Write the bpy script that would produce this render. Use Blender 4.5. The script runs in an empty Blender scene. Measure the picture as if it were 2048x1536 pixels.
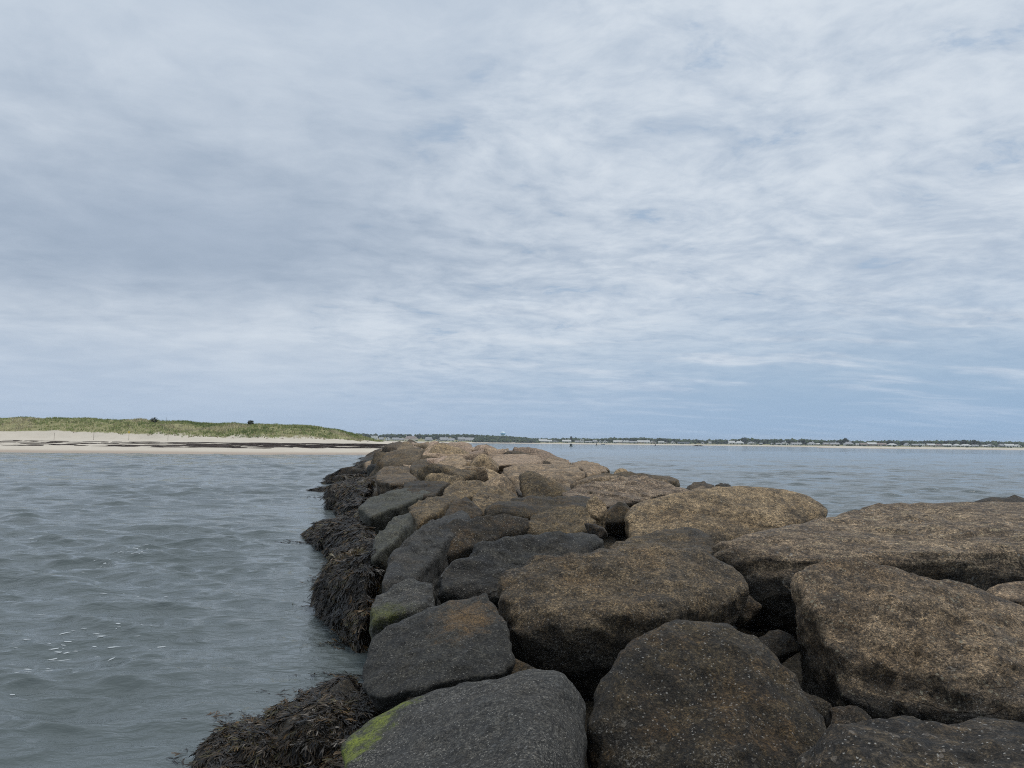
import bpy, bmesh, math, random
import numpy as np
from mathutils import Vector, Matrix

random.seed(7)
rng = np.random.default_rng(7)
scene = bpy.context.scene
col = scene.collection

# ------------------------------------------------------------------ camera
EYE = 2.6
FPX = 1545.0                      # focal length in pixels of the 2048 px wide photograph
PITCH = math.radians(4.28)
ROLL = math.radians(0.60)
cam_d = bpy.data.cameras.new('camera')
cam_d.sensor_width = 36.0
cam_d.lens = 36.0 * FPX / 2048.0
cam_d.clip_start = 0.05
cam_d.clip_end = 20000
cam = bpy.data.objects.new('camera', cam_d)
col.objects.link(cam)
cam_rot = Matrix.Rotation(math.radians(90) + PITCH, 4, 'X') @ Matrix.Rotation(ROLL, 4, 'Z')
cam.matrix_world = Matrix.Translation((0, 0, EYE)) @ cam_rot
scene.camera = cam
scene.cycles.use_denoising = False
scene.cycles.pixel_filter_type = 'BLACKMAN_HARRIS'
scene.cycles.filter_width = 1.05
scene.cycles.use_adaptive_sampling = False
CR = np.array(cam_rot.to_3x3())

# ------------------------------------------------------------------ world, sun, exposure
SUN_EL, SUN_AZ = 72.0, 84.0       # degrees; azimuth clockwise from +Y
w = bpy.data.worlds.new('World')
scene.world = w
w.use_nodes = True
vs = scene.view_settings
vs.view_transform = 'Standard'
vs.look = 'None'
vs.exposure = 0.0
vs.gamma = 1.0
vs.use_curve_mapping = False

sun_d = bpy.data.lights.new('sun', 'SUN')
sun_d.energy = 2.0
sun_d.angle = math.radians(18)
sun_d.color = (1.0, 0.95, 0.88)
sun = bpy.data.objects.new('sun', sun_d)
col.objects.link(sun)
sd = Vector((math.sin(math.radians(SUN_AZ)) * math.cos(math.radians(SUN_EL)),
             math.cos(math.radians(SUN_AZ)) * math.cos(math.radians(SUN_EL)),
             math.sin(math.radians(SUN_EL))))
sun.rotation_euler = sd.to_track_quat('Z', 'Y').to_euler()


class NT:
    """small helper to write node trees"""
    def __init__(self, tree):
        self.t = tree
        self.t.nodes.clear()

    def n(self, typ, ins=None, **props):
        nd = self.t.nodes.new(typ)
        for k, v in props.items():
            setattr(nd, k, v)
        for k, v in (ins or {}).items():
            s = nd.inputs[k]
            if isinstance(v, bpy.types.NodeSocket):
                self.t.links.new(v, s)
            else:
                s.default_value = v
        return nd

    def math(self, op, a, b=0.0, c=None, clamp=False):
        nd = self.t.nodes.new('ShaderNodeMath')
        nd.operation = op
        nd.use_clamp = clamp
        for i, v in enumerate((a, b, c)):
            if v is None:
                continue
            if isinstance(v, bpy.types.NodeSocket):
                self.t.links.new(v, nd.inputs[i])
            else:
                nd.inputs[i].default_value = v
        return nd.outputs[0]

    def vmath(self, op, a, b=(0, 0, 0)):
        nd = self.t.nodes.new('ShaderNodeVectorMath')
        nd.operation = op
        for i, v in enumerate((a, b)):
            if isinstance(v, bpy.types.NodeSocket):
                self.t.links.new(v, nd.inputs[i])
            else:
                nd.inputs[i].default_value = v
        return nd.outputs[1] if op in ('LENGTH', 'DISTANCE', 'DOT_PRODUCT') else nd.outputs[0]

    def mix(self, f, a, b, blend='MIX'):
        nd = self.t.nodes.new('ShaderNodeMix')
        nd.data_type = 'RGBA'
        nd.blend_type = blend
        for idx, v in ((0, f), (6, a), (7, b)):
            s = nd.inputs[idx]
            if isinstance(v, bpy.types.NodeSocket):
                self.t.links.new(v, s)
            else:
                if idx and len(v) == 3:
                    v = (*v, 1)
                s.default_value = v
        return nd.outputs[2]

    def step(self, x, lo, hi, a=0.0, b=1.0):
        nd = self.t.nodes.new('ShaderNodeMapRange')
        nd.interpolation_type = 'SMOOTHSTEP'
        for i, v in enumerate((x, lo, hi, a, b)):
            if isinstance(v, bpy.types.NodeSocket):
                self.t.links.new(v, nd.inputs[i])
            else:
                nd.inputs[i].default_value = v
        return nd.outputs[0]

    def noise(self, vec, scale, detail=4, rough=0.55, dist=0.0):
        return self.n('ShaderNodeTexNoise', {'Vector': vec, 'Scale': scale, 'Detail': detail,
                                             'Roughness': rough, 'Distortion': dist})


def build_world():
    N = NT(w.node_tree)
    tc = N.n('ShaderNodeTexCoord')
    d = tc.outputs['Generated']
    sep = N.n('ShaderNodeSeparateXYZ', {0: d})
    x, y, z = sep.outputs
    zc = N.math('ADD', N.math('MAXIMUM', z, 0.0), 0.13)
    px = N.math('DIVIDE', x, zc)
    py = N.math('DIVIDE', y, zc)
    P = N.n('ShaderNodeCombineXYZ', {0: px, 1: py, 2: 0.0}).outputs[0]
    sky = N.n('ShaderNodeTexSky', sky_type='NISHITA', sun_disc=False,
              sun_elevation=math.radians(SUN_EL), sun_rotation=math.radians(SUN_AZ),
              air_density=1.0, dust_density=1.6, ozone_density=2.0, altitude=0.0)
    # cloud layer on a planar projection, so it goes on in every direction
    warp = N.noise(P, 1.6, 3, 0.5)
    wv = N.n('ShaderNodeVectorMath', {0: N.vmath('SUBTRACT', warp.outputs['Color'], (0.5, 0.5, 0.5)), 'Scale': 0.35}, operation='SCALE').outputs[0]
    Pw = N.vmath('ADD', P, wv)
    rot = N.n('ShaderNodeMapping', {'Vector': Pw, 'Rotation': (0, 0, math.radians(-18)), 'Scale': (1.05, 1.2, 1)}).outputs[0]
    big = N.noise(N.vmath('ADD', P, (4.4, 6.1, 0.0)), 0.75, 3, 0.5).outputs[0]
    mid = N.noise(rot, 3.4, 10, 0.60, 0.0).outputs[0]
    rip = N.noise(rot, 12.0, 7, 0.60, 0.0).outputs[0]
    streak = N.noise(N.vmath('MULTIPLY', Pw, (0.55, 1.9, 1.0)), 1.5, 7, 0.55).outputs[0]
    # rippled altocumulus field to the right, smooth sheet to the left
    field = N.step(N.math('ADD', N.math('ADD', px, N.math('MULTIPLY', py, 0.22)), N.math('MULTIPLY', N.math('SUBTRACT', big, 0.5), 1.6)), -0.45, 0.75)
    # thick grey bank on the left
    bank = N.vmath('LENGTH', N.vmath('MULTIPLY', N.vmath('SUBTRACT', P, (-1.15, 2.45, 0.0)), (0.62, 0.90, 0.0)))
    bank = N.step(N.math('ADD', bank, N.math('MULTIPLY', N.math('SUBTRACT', mid, 0.5), 0.55)), 1.15, 0.1)
    tone = N.math('ADD', 0.56, N.math('MULTIPLY', N.math('SUBTRACT', big, 0.5), 0.9))
    tone = N.math('ADD', tone, N.math('MULTIPLY', N.math('SUBTRACT', mid, 0.5), N.step(field, 0.0, 1.0, 0.7, 1.6)))
    tone = N.math('ADD', tone, N.math('MULTIPLY', N.math('SUBTRACT', rip, 0.5), N.step(field, 0.0, 1.0, 0.12, 0.85)))
    tone = N.math('ADD', tone, N.math('MULTIPLY', N.math('SUBTRACT', streak, 0.5), 0.22))
    lit = N.step(tone, 0.05, 1.0)
    cloud = N.mix(lit, (0.440, 0.525, 0.640), (0.670, 0.735, 0.810))
    cloud = N.mix(N.math('MULTIPLY', bank, 0.95), cloud, N.mix(lit, (0.300, 0.378, 0.485), (0.395, 0.475, 0.590)))
    k = 10.0
    cloud = N.mix(1.0, cloud, (k, k, k), 'MULTIPLY')
    blue = N.mix(0.75, sky.outputs[0], (2.9, 4.4, 6.3))
    # small blue holes in the field, open blue low on the right crossed by thin streaks
    hole = N.math('MULTIPLY', N.step(mid, 0.42, 0.30), field)
    low = N.step(z, 0.24, 0.03)
    opn = N.math('MULTIPLY', N.math('MULTIPLY', low, N.step(px, -1.8, 2.2)), N.step(streak, 0.66, 0.46))
    c = N.mix(N.math('MAXIMUM', N.math('MULTIPLY', hole, 0.5), N.math('MULTIPLY', opn, 0.85)), cloud, blue)
    hz = N.mix(N.step(px, -4.5, 4.5), (4.05, 5.15, 6.7), (3.0, 4.55, 6.6))
    c = N.mix(N.step(z, 0.14, 0.0, 0.0, 0.85), c, hz)
    bg = N.n('ShaderNodeBackground', {'Color': c, 'Strength': 0.1})
    out = N.n('ShaderNodeOutputWorld', {'Surface': bg.outputs[0]})


build_world()


# ------------------------------------------------------------------ helpers
def ray(px, py):
    v = np.array([(px - 1024.0) / FPX, -(py - 768.0) / FPX, -1.0])
    return CR @ v


def at(px, py, d=None, z=None):
    """world point seen at a pixel of the photograph, at forward distance d or height z"""
    r = ray(px, py)
    t = d / r[1] if d is not None else (z - EYE) / r[2]
    return np.array([r[0] * t, r[1] * t, EYE + r[2] * t])


def horizon_py(px):
    return 883.5 + 0.0105 * (px - 1024)


def link(o, parent=None):
    col.objects.link(o)
    if parent is not None:
        o.parent = parent
    return o


def tag(o, label=None, cat=None, group=None, kind=None):
    if label: o['label'] = label
    if cat: o['category'] = cat
    if group: o['group'] = group
    if kind: o['kind'] = kind
    return o


def mesh_np(name, V, F, mat=None, smooth=True):
    """V (n,3), F (m,k) constant-size faces"""
    V = np.asarray(V, np.float32); F = np.asarray(F, np.int32)
    me = bpy.data.meshes.new(name)
    k = F.shape[1]
    me.vertices.add(len(V)); me.vertices.foreach_set('co', V.ravel())
    me.loops.add(F.size); me.loops.foreach_set('vertex_index', F.ravel())
    me.polygons.add(len(F))
    me.polygons.foreach_set('loop_start', np.arange(0, F.size, k, dtype=np.int32))
    me.polygons.foreach_set('loop_total', np.full(len(F), k, np.int32))
    me.polygons.foreach_set('use_smooth', np.full(len(F), smooth, bool))
    me.update(calc_edges=True)
    if mat: me.materials.append(mat)
    return me


def vcol(me, name, per_vert):
    a = me.attributes.new(name, 'FLOAT_COLOR', 'POINT')
    a.data.foreach_set('color', np.asarray(per_vert, np.float32).ravel())


_G = np.array([[1,1,0],[-1,1,0],[1,-1,0],[-1,-1,0],[1,0,1],[-1,0,1],[1,0,-1],[-1,0,-1],
               [0,1,1],[0,-1,1],[0,1,-1],[0,-1,-1],[1,1,0],[-1,1,0],[0,-1,1],[0,-1,-1]], np.float32)


def perlin(p, seed=0):
    p = np.asarray(p, np.float64)
    i = np.floor(p).astype(np.int64); f = (p - i).astype(np.float32)
    u = f * f * f * (f * (f * 6 - 15) + 10)
    res = 0
    for dx in (0, 1):
        for dy in (0, 1):
            for dz in (0, 1):
                h = ((i[:, 0] + dx) * 73856093) ^ ((i[:, 1] + dy) * 19349663) ^ ((i[:, 2] + dz) * 83492791) ^ (seed * 2654435761)
                h = (h ^ (h >> 13)) * 1274126177
                h = ((h ^ (h >> 16)) & 15)
                g = _G[h]
                dot = g[:, 0] * (f[:, 0] - dx) + g[:, 1] * (f[:, 1] - dy) + g[:, 2] * (f[:, 2] - dz)
                wx = u[:, 0] if dx else 1 - u[:, 0]
                wy = u[:, 1] if dy else 1 - u[:, 1]
                wz = u[:, 2] if dz else 1 - u[:, 2]
                res = res + dot * wx * wy * wz
    return res


def fbm(p, octs=4, seed=0, gain=0.5, lac=2.03):
    s = 0; a = 1.0
    p = np.asarray(p, np.float64)
    for o in range(octs):
        s = s + a * perlin(p, seed + o * 17)
        p = p * lac + 11.3
        a *= gain
    return s


_ico = {}


def ico(sub):
    if sub not in _ico:
        bm = bmesh.new()
        bmesh.ops.create_icosphere(bm, subdivisions=sub, radius=1.0)
        V = np.array([v.co[:] for v in bm.verts], np.float64)
        F = np.array([[v.index for v in f.verts] for f in bm.faces], np.int32)
        bm.free()
        _ico[sub] = (V / np.linalg.norm(V, axis=1, keepdims=True), F)
    return _ico[sub]


def hull_planes(pts):
    bm = bmesh.new()
    vs_ = [bm.verts.new(p) for p in pts]
    bmesh.ops.convex_hull(bm, input=vs_)
    bm.normal_update()
    pl = []
    for f in bm.faces:
        n = np.array(f.normal[:]); b = float(n @ np.array(f.verts[0].co[:])); a = f.calc_area()
        if a < 1e-6: continue
        if b < 0: n, b = -n, -b
        pl.append((a, n, b))
    bm.free()
    pl.sort(key=lambda q: -q[0])
    keep = []
    for a, n, b in pl:
        if all(n @ m < 0.985 for m, _ in keep):
            keep.append((n, b))
    return keep


def hull_rock(pts, sub=5, p=16, amp=0.05, rough=0.02, seed=0, cuts=5, strata=0.0, warp=0.14, chip=1.0):
    """rounded, noisy boulder whose gauge is the convex hull of pts; returns centre, local verts, faces"""
    pts = np.asarray(pts, float)
    lo, hi = pts.min(0), pts.max(0)
    c = 0.5 * (0.5 * (lo + hi) + pts.mean(0))
    s = np.maximum((hi - lo) * 0.5, 0.05)
    q = (pts - c) / s
    pl = hull_planes(q)
    r = np.random.default_rng(seed + 100)
    for _ in range(cuts):
        n = r.normal(size=3); n /= np.linalg.norm(n)
        sup = (q @ n).max()
        pl.append((n, sup * r.uniform(0.86, 0.97)))
    Nn = np.array([a for a, _ in pl]); B = np.maximum(np.array([b for _, b in pl]), 0.12)
    D, F = ico(sub)
    wo = r.uniform(-50, 50, 3)
    Dw = D + warp * np.stack([perlin(D * 1.7 + wo, seed + 1), perlin(D * 1.7 + wo + 7, seed + 2), perlin(D * 1.7 + wo + 19, seed + 3)], 1) \
           + warp * 0.4 * np.stack([perlin(D * 5 + wo, seed + 1), perlin(D * 5 + wo + 7, seed + 2), perlin(D * 5 + wo + 19, seed + 3)], 1)
    Dw /= np.linalg.norm(Dw, axis=1, keepdims=True)
    pv = p * (1 + 0.9 * np.clip(perlin(D * 1.3 + wo + 3, seed + 8), -0.5, 1))[:, None]
    g = np.maximum(Dw @ Nn.T / B, 1e-6)
    gm = g.max(1, keepdims=True)
    rad = 1.0 / (gm[:, 0] * ((g / gm) ** pv).sum(1) ** (1.0 / pv[:, 0]))
    V = D * rad[:, None] * s
    size = float(np.cbrt(np.prod(s))) * 2
    dirn = V / np.linalg.norm(V, axis=1, keepdims=True)
    off = r.uniform(-50, 50, 3)
    n1 = fbm(V / (size * 0.55) + off, 3, seed)
    n2 = fbm(V / (size * 0.14) + off, 3, seed + 5)
    disp = n1 * amp * size + n2 * rough * size
    if sub >= 5:
        n3 = fbm(V / 0.13 + off, 4, seed + 9, 0.62)
        n4 = np.abs(perlin(V / 0.34 + off, seed + 12)) + 0.5 * np.abs(perlin(V / 0.15 + off, seed + 13))
        disp = disp + (n3 * 0.012 - (n4 - 0.25) * 0.045) * chip * min(1.0, size)
    if strata:
        ang = r.uniform(-0.5, 0.5)
        h = V @ np.array([math.sin(ang) * 0.5, 0.25, 1.0])
        h = h + 0.10 * size * perlin(V / (size * 0.4) + off, seed + 4)
        l1 = fbm(np.stack([V[:, 0] * 0.9, V[:, 1] * 0.9, h * 5], 1) + off, 3, seed + 3, 0.6)
        disp = disp + l1 * strata * size * 0.035
    # a few cracks / ledges
    ck = np.abs(perlin(V / (size * 0.45) + off + 9, seed + 31))
    disp = disp - np.clip(0.035 - ck, 0, 1) / 0.035 * 0.012 * size * (perlin(V / size + off, seed + 2) > 0.05)
    V = V + dirn * disp[:, None]
    return c, V, F


# ------------------------------------------------------------------ materials
def principled(N, **ins):
    b = N.n('ShaderNodeBsdfPrincipled', ins)
    N.n('ShaderNodeOutputMaterial', {'Surface': b.outputs[0]})
    return b


def simple_mat(name, color, rough=0.7, var=0.15, scale=3.0, bump=0.0, metallic=0.0):
    m = bpy.data.materials.new(name); m.use_nodes = True
    N = NT(m.node_tree)
    tc = N.n('ShaderNodeTexCoord')
    nz = N.noise(tc.outputs['Object'], scale, 4, 0.6).outputs[0]
    lo = tuple(c * (1 - var) for c in color); hi = tuple(min(1, c * (1 + var)) for c in color)
    c = N.mix(nz, lo, hi)
    ins = {'Base Color': c, 'Roughness': rough, 'Metallic': metallic}
    if bump:
        ins['Normal'] = N.n('ShaderNodeBump', {'Height': nz, 'Strength': bump, 'Distance': 0.05}).outputs[0]
    principled(N, **ins)
    return m


def ramp(N, fac, stops, interp='LINEAR'):
    nd = N.n('ShaderNodeValToRGB', {'Fac': fac})
    cr_ = nd.color_ramp; cr_.interpolation = interp
    while len(cr_.elements) < len(stops): cr_.elements.new(0.5)
    for e, (p_, c_) in zip(cr_.elements, stops):
        e.position = p_; e.color = (*c_, 1)
    return nd.outputs[0]


def rock_mat(name, base, light, dark, speck=0.5, stain=0.5, tide_shade=(0.2, 0.8), grain=1.0, streak=0.0,
             green=None, bump=1.0, brown=0.3, patch=None, wet=0.0):
    m = bpy.data.materials.new(name); m.use_nodes = True
    N = NT(m.node_tree)
    tc = N.n('ShaderNodeTexCoord')
    oi = N.n('ShaderNodeObjectInfo')
    ofs = N.n('ShaderNodeCombineXYZ', {0: N.math('MULTIPLY', oi.outputs['Random'], 37.0), 1: N.math('MULTIPLY', oi.outputs['Random'], 91.0), 2: 0.0}).outputs[0]
    P = N.vmath('ADD', tc.outputs['Object'], ofs)
    geo = N.n('ShaderNodeNewGeometry')
    pos = N.n('ShaderNodeSeparateXYZ', {0: geo.outputs['Position']})
    big = N.noise(P, 0.9, 5, 0.6).outputs[0]
    med = N.noise(P, 5.5, 8, 0.72).outputs[0]
    fine = N.noise(P, 42.0 * grain, 6, 0.78).outputs[0]
    Ps = N.n('ShaderNodeMapping', {'Vector': P, 'Rotation': (0.35, 0.2, 0.3), 'Scale': (4.0, 5.0, 34.0)}).outputs[0]
    strk = N.noise(Ps, 1.0, 6, 0.68, 0.8).outputs[0]
    wob = N.noise(P, 60.0 * grain, 2, 0.6)
    Pv = N.vmath('ADD', P, N.n('ShaderNodeVectorMath', {0: N.vmath('SUBTRACT', wob.outputs['Color'], (0.5, 0.5, 0.5)), 'Scale': 0.012 / grain}, operation='SCALE').outputs[0])
    vor = N.n('ShaderNodeTexVoronoi', {'Vector': Pv, 'Scale': 125.0 * grain, 'Randomness': 1.0})
    vor2 = N.n('ShaderNodeTexVoronoi', {'Vector': Pv, 'Scale': 46.0 * grain, 'Randomness': 1.0})
    cell = N.n('ShaderNodeSeparateColor', {0: vor.outputs['Color']}).outputs[0]
    cell2 = N.n('ShaderNodeSeparateColor', {0: vor2.outputs['Color']}).outputs[1]
    t = N.step(N.math('ADD', N.math('MULTIPLY', med, 0.62), N.math('MULTIPLY', big, 0.5)), 0.40, 0.74)
    c = N.mix(t, base, light)
    if brown:      # warm brown algae film in patches
        bm_ = N.step(N.noise(P, 2.1, 7, 0.7).outputs[0], 0.46, 0.66)
        c = N.mix(N.math('MULTIPLY', bm_, brown), c, (0.125, 0.076, 0.030))
    if streak:
        c = N.mix(N.math('MULTIPLY', N.step(strk, 0.46, 0.64), streak), c, dark)
        c = N.mix(N.math('MULTIPLY', N.step(strk, 0.46, 0.34), streak * 0.6), c, tuple(min(0.6, v * 1.35) for v in light))
    # dark lichen and biofilm in blotches
    sm = N.step(N.math('ADD', N.math('MULTIPLY', med, 0.6), N.math('MULTIPLY', N.noise(P, 1.6, 6, 0.68).outputs[0], 0.6)), 0.66, 0.48)
    c = N.mix(N.math('MULTIPLY', sm, stain), c, dark)
    # intertidal black zone; raised heights also paint shade on front faces
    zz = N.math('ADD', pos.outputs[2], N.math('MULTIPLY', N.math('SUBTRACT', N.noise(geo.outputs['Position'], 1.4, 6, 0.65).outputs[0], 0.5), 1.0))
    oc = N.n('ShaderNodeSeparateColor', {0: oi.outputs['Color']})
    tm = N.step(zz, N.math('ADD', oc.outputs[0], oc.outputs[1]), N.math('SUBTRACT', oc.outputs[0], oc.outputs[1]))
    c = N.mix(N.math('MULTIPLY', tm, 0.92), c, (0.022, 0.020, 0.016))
    vv = N.step(oi.outputs['Random'], 0.0, 1.0, 0.72, 1.25)
    c = N.mix(1.0, c, N.n('ShaderNodeCombineColor', {0: vv, 1: vv, 2: N.math('MULTIPLY', vv, N.step(N.math('FRACT', N.math('MULTIPLY', oi.outputs['Random'], 7.3)), 0.0, 1.0, 0.92, 1.06))}).outputs[0], 'MULTIPLY')
    vn = N.noise(N.vmath('MULTIPLY', P, (0.6, 1.0, 1.7)), 1.0, 3, 0.5, 0.3).outputs[0]
    vein = N.math('MULTIPLY', N.step(N.math('ABSOLUTE', N.math('SUBTRACT', vn, 0.47)), 0.014, 0.004), N.step(med, 0.42, 0.58))
    c = N.mix(N.math('MULTIPLY', vein, 0.35), c, light)
    # mineral grain, with pit shade painted in after it
    g1 = ramp(N, cell, [(0.0, (0.30, 0.30, 0.31)), (0.25, (0.60, 0.58, 0.55)), (0.55, (1.0, 0.96, 0.9)), (0.85, (1.35, 1.22, 1.02)), (1.0, (1.9, 1.75, 1.5))])
    c = N.mix(0.9, c, g1, 'MULTIPLY')
    fc = N.step(fine, 0.33, 0.68, 0.22, 1.70)  # dark pits: painted occlusion and lichen together
    f2 = N.step(N.noise(P, 17.0 * grain, 6, 0.75).outputs[0], 0.36, 0.62, 0.55, 1.35)
    fc = N.math('MULTIPLY', fc, f2)
    c = N.mix(1.0, c, N.n('ShaderNodeCombineColor', {0: fc, 1: fc, 2: fc}).outputs[0], 'MULTIPLY')
    fl = N.math('MULTIPLY', N.step(cell2, 0.93, 0.99), N.step(N.noise(P, 3.0, 4, 0.6).outputs[0], 0.40, 0.62))
    c = N.mix(N.math('MULTIPLY', fl, speck), c, tuple(min(0.5, v * 1.25 + 0.08) for v in light))
    wht = N.math('MULTIPLY', N.step(cell, 0.972, 0.99), speck)
    c = N.mix(wht, c, (0.42, 0.41, 0.38))
    bz = N.math('MULTIPLY', N.step(zz, 0.20, 0.45), N.step(zz, 1.15, 0.75))
    bz = N.math('MULTIPLY', bz, N.step(N.noise(geo.outputs['Position'], 2.2, 5, 0.7).outputs[0], 0.50, 0.66))
    c = N.mix(N.math('MULTIPLY', bz, N.math('MULTIPLY', N.step(cell, 0.66, 0.9), 0.75)), c, (0.24, 0.23, 0.205))
    rough = N.math('SUBTRACT', N.step(tm, 0.0, 1.0, 0.78 - wet, 0.50 - wet * 0.5), N.math('MULTIPLY', sm, 0.15))
    if patch:
        pp, pr, psc, pa, pb = patch
        dist = N.vmath('LENGTH', N.vmath('MULTIPLY', N.vmath('SUBTRACT', geo.outputs['Position'], tuple(pp)), psc))
        dist = N.math('ADD', dist, N.math('MULTIPLY', N.math('SUBTRACT', N.noise(P, 6.0, 7, 0.75).outputs[0], 0.5), pr * 2.8))
        dist = N.math('ADD', dist, N.math('MULTIPLY', N.math('SUBTRACT', fine, 0.5), pr * 1.8))
        c = N.mix(N.step(dist, pr, pr * 0.05), c, N.mix(1.0, N.mix(N.step(fine, 0.3, 0.7), pa, pb), g1, 'MULTIPLY'))
    if green:
        ga, gb, gr = green
        ga = np.array(ga); L_ = float(np.linalg.norm(np.array(gb) - ga)); gd = (np.array(gb) - ga) / L_
        rel = N.vmath('SUBTRACT', geo.outputs['Position'], tuple(ga))
        tt = N.math('MINIMUM', N.math('MAXIMUM', N.vmath('DOT_PRODUCT', rel, tuple(gd)), 0.0), L_)
        al = N.n('ShaderNodeVectorMath', {0: tuple(gd), 'Scale': tt}, operation='SCALE').outputs[0]
        dist = N.vmath('LENGTH', N.vmath('SUBTRACT', rel, al))
        dist = N.math('SUBTRACT', dist, N.math('MULTIPLY', tt, 0.13))
        dist = N.math('ADD', dist, N.math('MULTIPLY', N.math('SUBTRACT', N.noise(P, 7.0, 7, 0.75).outputs[0], 0.5), gr * 4.0))
        dist = N.math('ADD', dist, N.math('MULTIPLY', N.math('SUBTRACT', fine, 0.5), gr * 3.4))
        gm = N.step(dist, gr, gr * 0.1)
        gcol = N.mix(N.step(fine, 0.3, 0.7), (0.050, 0.070, 0.008), (0.27, 0.32, 0.040))
        gm = N.math('MULTIPLY', gm, N.step(med, 0.36, 0.52, 0.12, 1.0))
        c = N.mix(N.math('MULTIPLY', gm, N.step(fine, 0.3, 0.55, 0.25, 0.97)), c, gcol)
    ckn = N.noise(P, 1.15, 4, 0.5, 0.6).outputs[0]
    ck = N.math('MULTIPLY', N.step(N.math('ABSOLUTE', N.math('SUBTRACT', ckn, 0.5)), 0.010, 0.002), N.step(N.noise(P, 0.8, 2, 0.5).outputs[0], 0.50, 0.60))
    c = N.mix(N.math('MULTIPLY', ck, 0.45), c, (0.012, 0.011, 0.010))
    h = N.math('ADD', N.math('MULTIPLY', med, 1.2), N.math('MULTIPLY', fine, 0.42))
    h = N.math('SUBTRACT', h, N.math('MULTIPLY', ck, 0.2))
    h = N.math('ADD', h, N.math('MULTIPLY', cell, 0.05))
    h = N.math('ADD', h, N.math('MULTIPLY', vor2.outputs['Distance'], 0.10))
    if streak:
        h = N.math('ADD', h, N.math('MULTIPLY', strk, 0.6 * streak))
    bp = N.n('ShaderNodeBump', {'Height': h, 'Strength': min(1.0, 1.0 * bump), 'Distance': 0.075})
    principled(N, **{'Base Color': c, 'Roughness': rough, 'Normal': bp.outputs[0], 'Specular IOR Level': 0.35})
    return m


RM = {
    'tan': rock_mat('granite_tan', (0.155, 0.114, 0.072), (0.400, 0.310, 0.208), (0.034, 0.030, 0.024), 0.45, 0.55, (0.3, 1.05), 1.0),
    'slab': rock_mat('granite_streaked', (0.240, 0.178, 0.124), (0.53, 0.420, 0.305), (0.060, 0.050, 0.042), 0.35, 0.35, (0.4, 1.2), 0.9, 0.6),
    'pink': rock_mat('granite_pink', (0.29, 0.215, 0.158), (0.48, 0.375, 0.285), (0.08, 0.062, 0.05), 0.3, 0.35, (0.2, 1.2), 0.8, 0.2, brown=0.15),
    'grey': rock_mat('granite_grey', (0.027, 0.028, 0.029), (0.064, 0.064, 0.060), (0.010, 0.010, 0.011), 0.5, 0.65, (-0.3, 0.35), 1.0, wet=0.08, brown=0.12),
    'algae': rock_mat('granite_grey_green', (0.036, 0.038, 0.038), (0.066, 0.068, 0.066), (0.028, 0.030, 0.031), 0.5, 0.4, (-0.3, 0.35), 1.1, brown=0.05, green=(at(800, 1412, d=5.45), at(686, 1520, d=5.0), 0.15), bump=0.7),
    'greybrown': rock_mat('granite_grey_brown', (0.037, 0.038, 0.039), (0.075, 0.076, 0.072), (0.030, 0.031, 0.031), 0.4, 0.4, (-0.3, 0.45), 1.0, wet=0.08, brown=0.05, patch=(at(930, 1235, d=6.95), 0.34, (0.9, 0.7, 1.3), (0.085, 0.055, 0.028), (0.24, 0.165, 0.085))),
    'greenfoot': rock_mat('granite_grey_green_foot', (0.036, 0.038, 0.040), (0.090, 0.092, 0.090), (0.014, 0.015, 0.016), 0.7, 0.5, (-0.3, 0.35), 1.0, wet=0.08, brown=0.1,
                          patch=(at(748, 1232, d=7.9), 0.30, (0.8, 0.8, 1.0), (0.025, 0.034, 0.005), (0.15, 0.17, 0.035))),
    'slate': rock_mat('granite_green_grey', (0.036, 0.039, 0.034), (0.080, 0.085, 0.073), (0.014, 0.015, 0.013), 0.3, 0.4, (-0.3, 0.35), 1.0, wet=0.08, brown=0.1, bump=0.7),
    'dark': rock_mat('granite_dark', (0.022, 0.019, 0.014), (0.066, 0.052, 0.030), (0.010, 0.010, 0.009), 0.6, 0.6, (-0.2, 0.6), 0.9, brown=0.5),
    'mixed': rock_mat('granite_brown_grey', (0.060, 0.047, 0.031), (0.170, 0.132, 0.084), (0.018, 0.017, 0.014), 0.5, 0.6, (0.5, 1.1), 1.0, brown=0.4),
    'wet': rock_mat('granite_wet_black', (0.026, 0.022, 0.016), (0.062, 0.049, 0.030), (0.012, 0.011, 0.010), 0.3, 0.6, (0.1, 0.6), 1.0, wet=0.08, brown=0.5),
    'speck': rock_mat('granite_coarse_speckled', (0.034, 0.032, 0.030), (0.120, 0.096, 0.070), (0.014, 0.014, 0.016), 0.9, 0.7, (-0.3, 0.5), 0.8, 0.5, brown=0.2),
}

# ------------------------------------------------------------------ water
WAVES = []
_wr = np.random.default_rng(21)
for k in range(130):
    lam = 0.20 * (5.0 / 0.20) ** (_wr.uniform() ** 1.15)
    ang = math.radians(-97 + _wr.normal() * 27)      # waves come towards the camera
    amp = 0.0088 * min(lam, 2.0) ** 0.55 * _wr.uniform(0.5, 1.3)
    WAVES.append((lam, ang, amp, _wr.uniform(0, 6.28)))
WCALM = 1.0


def left_edge(y):
    """x of the waterline on the jetty's left side"""
    return np.interp(y, [-6, 5, 8, 10.2, 20.7, 39.6, 141, 160], [-1.4, -1.6, -1.5, -1.9, -5.0, -9.0, -24.6, -27])


def right_edge(y):
    return np.interp(y, [-6, 9, 13, 16, 38, 60, 90, 141, 160], [12, 12, 10.5, 7.6, 6.0, 4.2, -0.5, -13, -18])


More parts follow.
